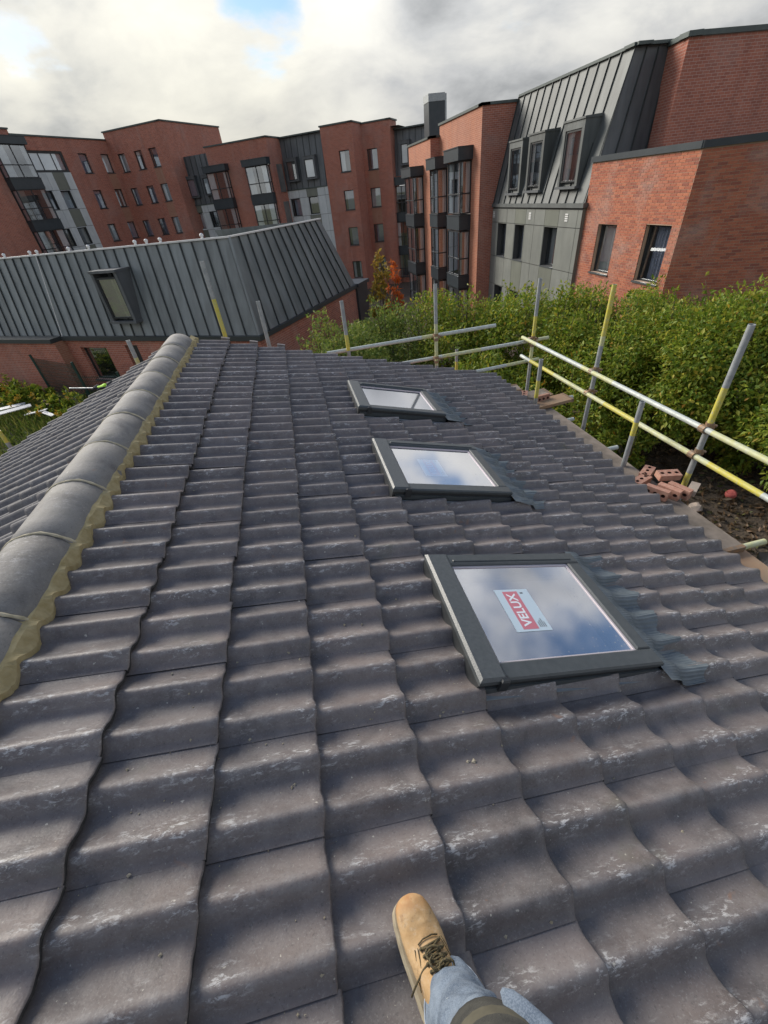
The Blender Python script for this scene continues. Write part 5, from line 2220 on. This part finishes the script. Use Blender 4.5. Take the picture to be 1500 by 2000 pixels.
# ------------------------------------------------------------------ fence, debris and small things
fence = thing('mesh_fence', 'dark green wire mesh fence in front of the low brick wall', 'fence', (-10, 19.5, -5.6))
FP = [(-13.2, 22.3, -3.9), (-11.2, 20.55, -4.0), (-8.72, 18.22, -4.02), (-7.05, 17.5, -4.45)]
for i, (x, y, zt) in enumerate(FP):
    mb = MB()
    mb.box(WXYZ, x - .04, x + .04, y - .04, y + .04, gz(x, y) - .3, zt)
    mb.box(WXYZ, x - .045, x + .045, y - .045, y + .045, zt, zt + .03)
    mb.build('post', 'fence_green', fence)
for i in range(3):
    a, b = Vector(FP[i]), Vector(FP[i + 1])
    L = math.hypot(b.x - a.x, b.y - a.y)
    d = Vector(((b.x - a.x) / L, (b.y - a.y) / L))
    fn = lambda u, o, z, a=a, d=d: (a.x + d.x * u - d.y * o, a.y + d.y * u + d.x * o, z)
    mb = MB()
    zt = min(a.z, b.z) - .08
    u = .06
    while u < L - .05:
        mb.box(fn, u, u + .012, -.005, .005, -5.5, zt)
        u += .085
    z = -5.45
    while z < zt:
        mb.box(fn, .04, L - .04, -.010, -.004, z, z + .014)
        z += .17
    mb.build('mesh_panel', 'fence_green', fence)

rr = random.Random(5)
for k, (x, y, L, W, a, lab) in enumerate(((-12.0, 18.3, 1.5, .22, 20, 'long white board on top of the debris heap on the grass'), (-12.4, 17.8, 1.2, .25, -25, 'white board lying askew at the left of the debris heap'), (-11.2, 17.6, 1.1, .2, 35, 'white board in the middle of the debris heap pointing at the bushes'), (-10.3, 17.2, .9, .18, -10, 'short white board at the right end of the debris heap'), (-9.6, 16.6, .6, .14, -40, 'small white scrap board nearest the roof in the debris heap'), (-12.2, 17.0, 1.3, .22, -5, 'white board at the front of the debris heap on the grass'))):
    plank('white_board', lab, (x, y, -5.32 + .05 * (k % 3)), L, W, .03, R(a), 'white_paint', 'white boards dumped on the grass', rr.uniform(-.12, .12), rr.uniform(-.3, .3), band=False)

o = chunk('ball', 'faded red ball lying on the ground under the shrubs', (7.85, 5.28, -5.50), 0.10, 'red_ball', 'ball', 1, sq=(1, 1, .95))
bm = bmesh.new()
bmesh.ops.create_uvsphere(bm, u_segments=24, v_segments=14, radius=.10)
for v in bm.verts:
    if v.co.z > .06 and v.co.x < 0:
        v.co.z -= .03
bm.to_mesh(o.data)
bm.free()
o.data.polygons.foreach_set('use_smooth', [True] * len(o.data.polygons))
for k, (x, y, r_, lab) in enumerate(((7.0, 5.2, .13, 'larger pale rubble lump on the bare earth below the bricks'), (6.8, 5.7, .09, 'small rubble lump beside the larger one below the bricks'), (8.0, 4.4, .08, 'white rubble scrap on the earth near the red ball'), (8.3, 4.1, .10, 'rubble scrap farthest to the right under the rails'))):
    chunk('rubble_lump', lab, (x, y, -5.56), r_, 'rubble', 'rubble', 40 + k, 'rubble on the bare earth')
# black sack hung under the boards at the right edge
o = chunk('black_sack', 'black plastic sack below the boards at the right edge', (3.42, 1.55, -2.78), 0.26, 'black_plastic', 'sack', 9, sq=(.9, 1.2, .8))
o.data.polygons.foreach_set('use_smooth', [True] * len(o.data.polygons))

# lime glove and rod lying on the far end of the left slope
gv = thing('work_glove', 'lime and black work glove lying at the far left roof edge', 'glove', lp(1.05, 5.30, .05))
gc = lp(1.06, 5.30, .045)
bm = bmesh.new()
bmesh.ops.create_icosphere(bm, subdivisions=3, radius=.06)
for v in bm.verts:
    v.co = Vector((v.co.x * 1.15, v.co.y * .8, v.co.z * .5 + .006 * math.sin(v.co.x * 90)))
me = bpy.data.meshes.new('palm')
bm.to_mesh(me)
bm.free()
me.materials.append(MATS['hivis'])
me.polygons.foreach_set('use_smooth', [True] * len(me.polygons))
mw = Matrix.Translation(gc) @ Matrix.Rotation(R(20), 4, 'Z')
obj('palm', me, gv, mw)
for k in range(4):
    mb = MB()
    a = R(-25 + 16 * k)
    p0 = gc + V3(-.045, -.035 + .022 * k, .004)
    d = V3(-math.cos(a), math.sin(a), 0)
    mb.tube([p0, p0 + d * .04 + V3(0, 0, .012), p0 + d * (.075 - .008 * abs(k - 1.5)) + V3(0, 0, .002)], [.013, .012, .008], 8)
    mb.build('finger', 'glove_black', gv, True)
mb = MB()
mb.tube([gc + V3(.02, -.04, .0), gc + V3(-.01, -.08, .012), gc + V3(-.035, -.10, .004)], [.015, .013, .009], 8)
mb.build('thumb', 'glove_black', gv, True)
mb = MB()
mb.tube([gc + V3(.05, .0, .005), gc + V3(.11, .012, .006)], [.038, .046], 12)
mb.build('cuff', 'glove_black', gv, True)
mb = MB()
mb.tube([lp(1.12, 5.34, .05), lp(1.55, 5.62, .20)], .008, 8)
mb.tube([lp(1.10, 5.32, .05), lp(1.13, 5.345, .055)], .014, 8)
o = mb.build('thin_rod', 'galv')
tag(o, 'thin grey rod sticking out past the far left roof edge beside the glove', 'rod')

# mortar crumbs and grit on the tiles


def crumbs():
    mb = MB()
    rr = random.Random(11)
    for i in range(230):
        if i < 120:
            s, y = rr.uniform(-.85, .35), abs(rr.gauss(0.75, .35)) + .05
        else:
            s, y = rr.uniform(-1.15, 1.2), rr.uniform(.1, 3.2)
        # they collect in the troughs
        yy = y - Y0
        y = Y0 + round(yy / .15) * .15 + rr.gauss(0, .022)
        if any(a - .05 < s < b + .1 and c - .05 < y < d + .05 for a, b, c, d in WINS) or s < -1.15:
            continue
        r_ = rr.choice([.0012, .0016, .002, .0025, .0035, .006]) * (1.5 if rr.random() < .04 else 1)
        c = rp(s, y, tile_h(s, y) + r_ * .5)
        pts = []
        for (dx, dy, dz) in ((1, 0, 0), (0, 1, 0), (-1, 0, 0), (0, -1, 0), (0, 0, 1), (0, 0, -1)):
            k = r_ * rr.uniform(.6, 1.3)
            pts.append(c + V3(dx * k, dy * k, dz * k * .7))
        b = len(mb.v)
        mb.v += [tuple(p) for p in pts]
        for f in ((0, 1, 4), (1, 2, 4), (2, 3, 4), (3, 0, 4), (1, 0, 5), (2, 1, 5), (3, 2, 5), (0, 3, 5)):
            mb.f.append(tuple(b + q for q in f))
            mb.uv.append([(0, 0)] * 3)
            mb.mi.append(0)
    o = mb.build('mortar_crumbs', 'crumb')
    tag(o, 'crumbs of mortar and grit scattered on the tiles', None, None, 'stuff')


crumbs()

# ------------------------------------------------------------------ the photographer's leg


def loft(rings, n=28, fold=0.0, seed=0):
    """rings = [(centre, axis_x, axis_y, rx, ry)]"""
    mb = MB()
    for j, (c, ax, ay, rx, ry) in enumerate(rings):
        for i in range(n):
            t = 2 * math.pi * i / n
            f = 1 + fold * (math.sin(3 * t + j * 1.9 + seed) * .6 + math.sin(5 * t - j * 2.7 + seed) * .4)
            mb.v.append(tuple(Vector(c) + Vector(ax) * math.cos(t) * rx * f + Vector(ay) * math.sin(t) * ry * f))
    for j in range(len(rings) - 1):
        for i in range(n):
            k = (i + 1) % n
            mb.f.append((j * n + i, j * n + k, (j + 1) * n + k, (j + 1) * n + i))
    mb.f.append(tuple(range(n - 1, -1, -1)))
    mb.f.append(tuple((len(rings) - 1) * n + i for i in range(n)))
    mb.uv = [[(0, 0)] * len(f) for f in mb.f]
    mb.mi = [0] * len(mb.f)
    return mb


def make_boot(root, toe, heel, lift, laces=True):
    """toe, heel = (s, y) on the roof plane"""
    a, b = Vector(toe), Vector(heel)
    ax = (b - a)
    L = ax.length
    ax.normalize()
    sd = Vector((ax.y, -ax.x))

    def fp(t, w, h):
        q = a + ax * (L * t) + sd * w
        return rp(q.x, q.y, lift + h)

    prof = [(0.0, .001, .016, .020), (.004, .0115, .010, .029), (.01, .0175, .008, .033), (.02, .0245, .006, .037), (.04, .0325, .004, .043), (.06, .0375, .003, .047), (.13, .0445, .002, .053), (.24, .0490, .002, .058), (.34, .0490, .002, .068), (.44, .0455, .002, .088), (.54, .041, .002, .110), (.64, .0375, .002, .130), (.78, .036, .002, .140), (.92, .034, .002, .142), (.985, .024, .006, .138), (1.0, .010, .010, .13)]
    # resample smoothly
    n = 30
    ts = [0, .004, .01, .018, .03, .045, .065, .09] + [.12 + .88 * k / 34 for k in range(35)]
    P = np.array(prof)
    mb = MB()
    toeatt = []
    for t in ts:
        w = np.interp(t, P[:, 0], P[:, 1])
        z0 = np.interp(t, P[:, 0], P[:, 2])
        z1 = np.interp(t, P[:, 0], P[:, 3])
        skew = -.006 * math.sin(math.pi * min(1, t * 1.6))
        for i in range(n):
            th = 2 * math.pi * i / n
            cx, sx = math.cos(th), math.sin(th)
            px = w * (abs(cx) ** .85) * (1 if cx > 0 else -1)
            k = .5 + .5 * (abs(sx) ** .8) * (1 if sx > 0 else -1)
            zz = z0 + (z1 - z0) * k
            if k > .5:
                px *= 1 - .32 * ((k - .5) * 2) ** 2 * min(1, t * 3)
            crease = (.0032 * math.sin(t * 120 + 2.5 * cx) * math.exp(-((t - .27) / .055) ** 2) + .0012 * math.sin(t * 210 + 6 * cx) * math.exp(-((t - .24) / .09) ** 2)) * max(0, sx)
            mb.v.append(tuple(fp(t, px + skew, zz + crease)))
            toeatt.append(max(0.0, 1 - t / .16))
    for j in range(len(ts) - 1):
        for i in range(n):
            k = (i + 1) % n
            mb.f.append((j * n + i, j * n + k, (j + 1) * n + k, (j + 1) * n + i))
    mb.f.append(tuple(range(n)))
    mb.f.append(tuple((len(ts) - 1) * n + i for i in range(n - 1, -1, -1)))
    mb.uv = [[(0, 0)] * len(f) for f in mb.f]
    mb.mi = [0] * len(mb.f)
    me = mb.mesh('boot', 'nubuck', True)
    at = me.attributes.new('toe', 'FLOAT', 'POINT')
    at.data.foreach_set('value', toeatt)
    bt = obj('boot', me, root)
    # sole
    mb = MB()
    m = []
    for side in (1, -1):
        seq = ts if side == 1 else ts[::-1]
        for t in seq:
            w = np.interp(t, P[:, 0], P[:, 1]) * .99 + .0012
            m.append((t, side * w - .006 * math.sin(math.pi * min(1, t * 1.6))))
    nn = len(m)
    for h in (-.022, -.004, .010):
        for (t, w) in m:
            mb.v.append(tuple(fp(t, w, h)))
    for j in range(2):
        for i in range(nn):
            k = (i + 1) % nn
            mb.f.append((j * nn + i, j * nn + k, (j + 1) * nn + k, (j + 1) * nn + i))
    mb.f.append(tuple(range(nn - 1, -1, -1)))
    mb.f.append(tuple(2 * nn + i for i in range(nn)))
    mb.uv = [[(0, 0)] * len(f) for f in mb.f]
    mb.mi = [0] * len(mb.f)
    mb.build('sole', 'rubber', bt, False)
    if laces:
        def top(t, w):
            z1 = np.interp(t, P[:, 0], P[:, 3])
            ww = np.interp(t, P[:, 0], P[:, 1])
            k = min(1, abs(w) / ww)
            return fp(t, w - .006, z1 - (z1 * .5) * (k ** 3) + .003)

        mb = MB()
        for i in range(5):
            t0 = .345 + .045 * i
            for sgn in (1, -1):
                pts = [top(t0 + .045 * q / 6, sgn * (.021 - .042 * q / 6)) + EZR * (.002 + .0015 * (sgn > 0)) for q in range(7)]
                mb.tube(pts, .0026, 6)
            mb.tube([top(t0, .022) + EZR * .001, top(t0, 0) + EZR * .004, top(t0, -.022) + EZR * .001], .0026, 6)
        rr = random.Random(2)
        for i in range(3):
            c = top(.40 + .05 * i, rr.uniform(-.008, .008))
            pts = []
            for q in range(11):
                th = q / 10 * math.pi * 1.7 + i * 2
                pts.append(c + EXR * math.cos(th) * .017 + EY * math.sin(th) * .012 + EZR * (.010 + .004 * math.sin(th * 2)))
            mb.tube(pts, .0025, 6)
        # quarter edges, eyelet rows and stitch lines
        for sgn in (1, -1):
            for dd in (0.0, .006):
                mb.tube([top(.33 + q * .03, sgn * (.029 + .002 * q + dd)) for q in range(8)], .0011, 5)
            for q in range(5):
                e_ = top(.345 + .045 * q, sgn * .0235)
                mb.tube([e_ - EZR * .001, e_ + EZR * .003], .0038, 8)
        # loose end to the outer side
        mb.tube([top(.43, .02), top(.45, .035), fp(.50, .050, .05), fp(.53, .056, .02)], .0024, 6)
        # stitched seam across the vamp
        mb.tube([top(.315, .026), top(.30, .012), top(.30, -.012), top(.315, -.026)], .0016, 5)
        mb.build('laces', 'lace', bt, True)
    return bt


def make_person():
    root = thing('person', 'person in tan suede boot and faded blue work jeans standing on the tiles', 'person', rp(0, .05))
    make_boot(root, (-.050, .243), (.000, -.055), .047)
    make_boot(root, (.27, -.10), (.31, -.40), .047, False)
    X, Yv = (1, 0, 0), (0, 1, 0)
    legs = MB()

    def add(mb):
        off = len(legs.v)
        legs.v += mb.v
        legs.f += [tuple(i + off for i in f) for f in mb.f]
        legs.uv += mb.uv
        legs.mi += mb.mi

    A = [((.030, .020, -1.425), X, Yv, .064, .084), ((.031, .022, -1.412), X, Yv, .071, .090), ((.032, .023, -1.395), X, Yv, .070, .089), ((.034, .022, -1.37), X, Yv, .064, .079), ((.037, .016, -1.33), X, Yv, .068, .078),
         ((.041, .004, -1.28), X, Yv, .063, .070), ((.046, -.008, -1.22), X, Yv, .066, .068), ((.050, -.022, -1.15), X, Yv, .064, .064), ((.055, -.040, -1.07), X, Yv, .068, .066),
         ((.060, -.056, -1.00), X, Yv, .070, .069), ((.066, -.090, -.92), X, Yv, .074, .074), ((.075, -.14, -.80), X, Yv, .083, .084), ((.088, -.21, -.68), X, Yv, .092, .098), ((.10, -.25, -.58), X, Yv, .095, .11)]
    add(loft(A, 32, .06, 1))
    B = [((.29, -.24, -1.50), X, Yv, .062, .082), ((.29, -.24, -1.44), X, Yv, .066, .082), ((.285, -.24, -1.3), X, Yv, .064, .07), ((.28, -.23, -1.1), X, Yv, .066, .068), ((.275, -.22, -1.0), X, Yv, .07, .07), ((.265, -.23, -.85), X, Yv, .08, .08), ((.25, -.25, -.68), X, Yv, .09, .10), ((.235, -.26, -.58), X, Yv, .095, .11)]
    add(loft(B, 32, .035, 4))
    add(loft([((.17, -.25, -.64), X, Yv, .14, .11), ((.17, -.26, -.56), X, Yv, .165, .12), ((.17, -.265, -.46), X, Yv, .165, .115), ((.17, -.265, -.40), X, Yv, .16, .11)], 32, .01, 2))
    tr = legs.build('trousers', 'denim', root, True)
    md = tr.modifiers.new('remesh', 'REMESH')
    md.mode = 'VOXEL'
    md.voxel_size = .006
    md.use_smooth_shade = True
    tx = bpy.data.textures.new('folds', 'CLOUDS')
    tx.noise_scale = .055
    dm = tr.modifiers.new('folds', 'DISPLACE')
    dm.texture = tx
    dm.texture_coords = 'GLOBAL'
    dm.strength = .016
    dm.mid_level = .5
    tx2 = bpy.data.textures.new('creases', 'STUCCI')
    tx2.noise_scale = .028
    d2 = tr.modifiers.new('creases', 'DISPLACE')
    d2.texture = tx2
    d2.texture_coords = 'GLOBAL'
    d2.strength = .007
    d2.mid_level = .5
    # hem
    mb = MB()
    for dz in (0.0, .006):
        pts = []
        for i in range(33):
            t = 2 * math.pi * i / 32
            pts.append((.032 + math.cos(t) * .0712, .0225 + math.sin(t) * .0902, -1.398 + dz))
        mb.tube(pts, .0012, 5, cap=False)
    mb.build('hem_stitching', 'thread', tr, True)
    # knee pad pocket with its band
    mb = MB()
    rows, cols = 10, 14
    g = []
    for j in range(rows + 1):
        z = -1.04 + .13 * j / rows
        zz = [a[0][2] for a in A]
        cx = np.interp(z, zz, [a[0][0] for a in A])
        cy = np.interp(z, zz, [a[0][1] for a in A])
        rx = np.interp(z, zz, [a[3] for a in A]) + .011
        ry = np.interp(z, zz, [a[4] for a in A]) + .012
        for i in range(cols + 1):
            th = R(15 + 150 * i / cols)
            g.append((cx + math.cos(th) * rx, cy + math.sin(th) * ry, z))
    mb.v = g
    for j in range(rows):
        for i in range(cols):
            q = j * (cols + 1) + i
            mb.f.append((q, q + cols + 1, q + cols + 2, q + 1))
            mb.uv.append([(0, 0)] * 4)
            mb.mi.append(1 if j in (4, 5) else 0)
    o = mb.build('knee_pad', ['knee_pad', 'knee_trim'], root, True)
    so = o.modifiers.new('thick', 'SOLIDIFY')
    so.thickness = .006
    so.offset = 1
    # loose pocket flap at the thigh
    mb = MB()
    prof = [(.0, .004), (.012, .014), (.03, .020), (.06, .026), (.10, .028)]
    mb = loft([((.098 + d * .55, .030 - d * .9, -1.00 + d * .25), (.8, .5, 0), (0, .3, .9), w, w * .55) for d, w in prof], 16)
    mb.build('pocket_flap', 'denim', root, True)
    return root


make_person()
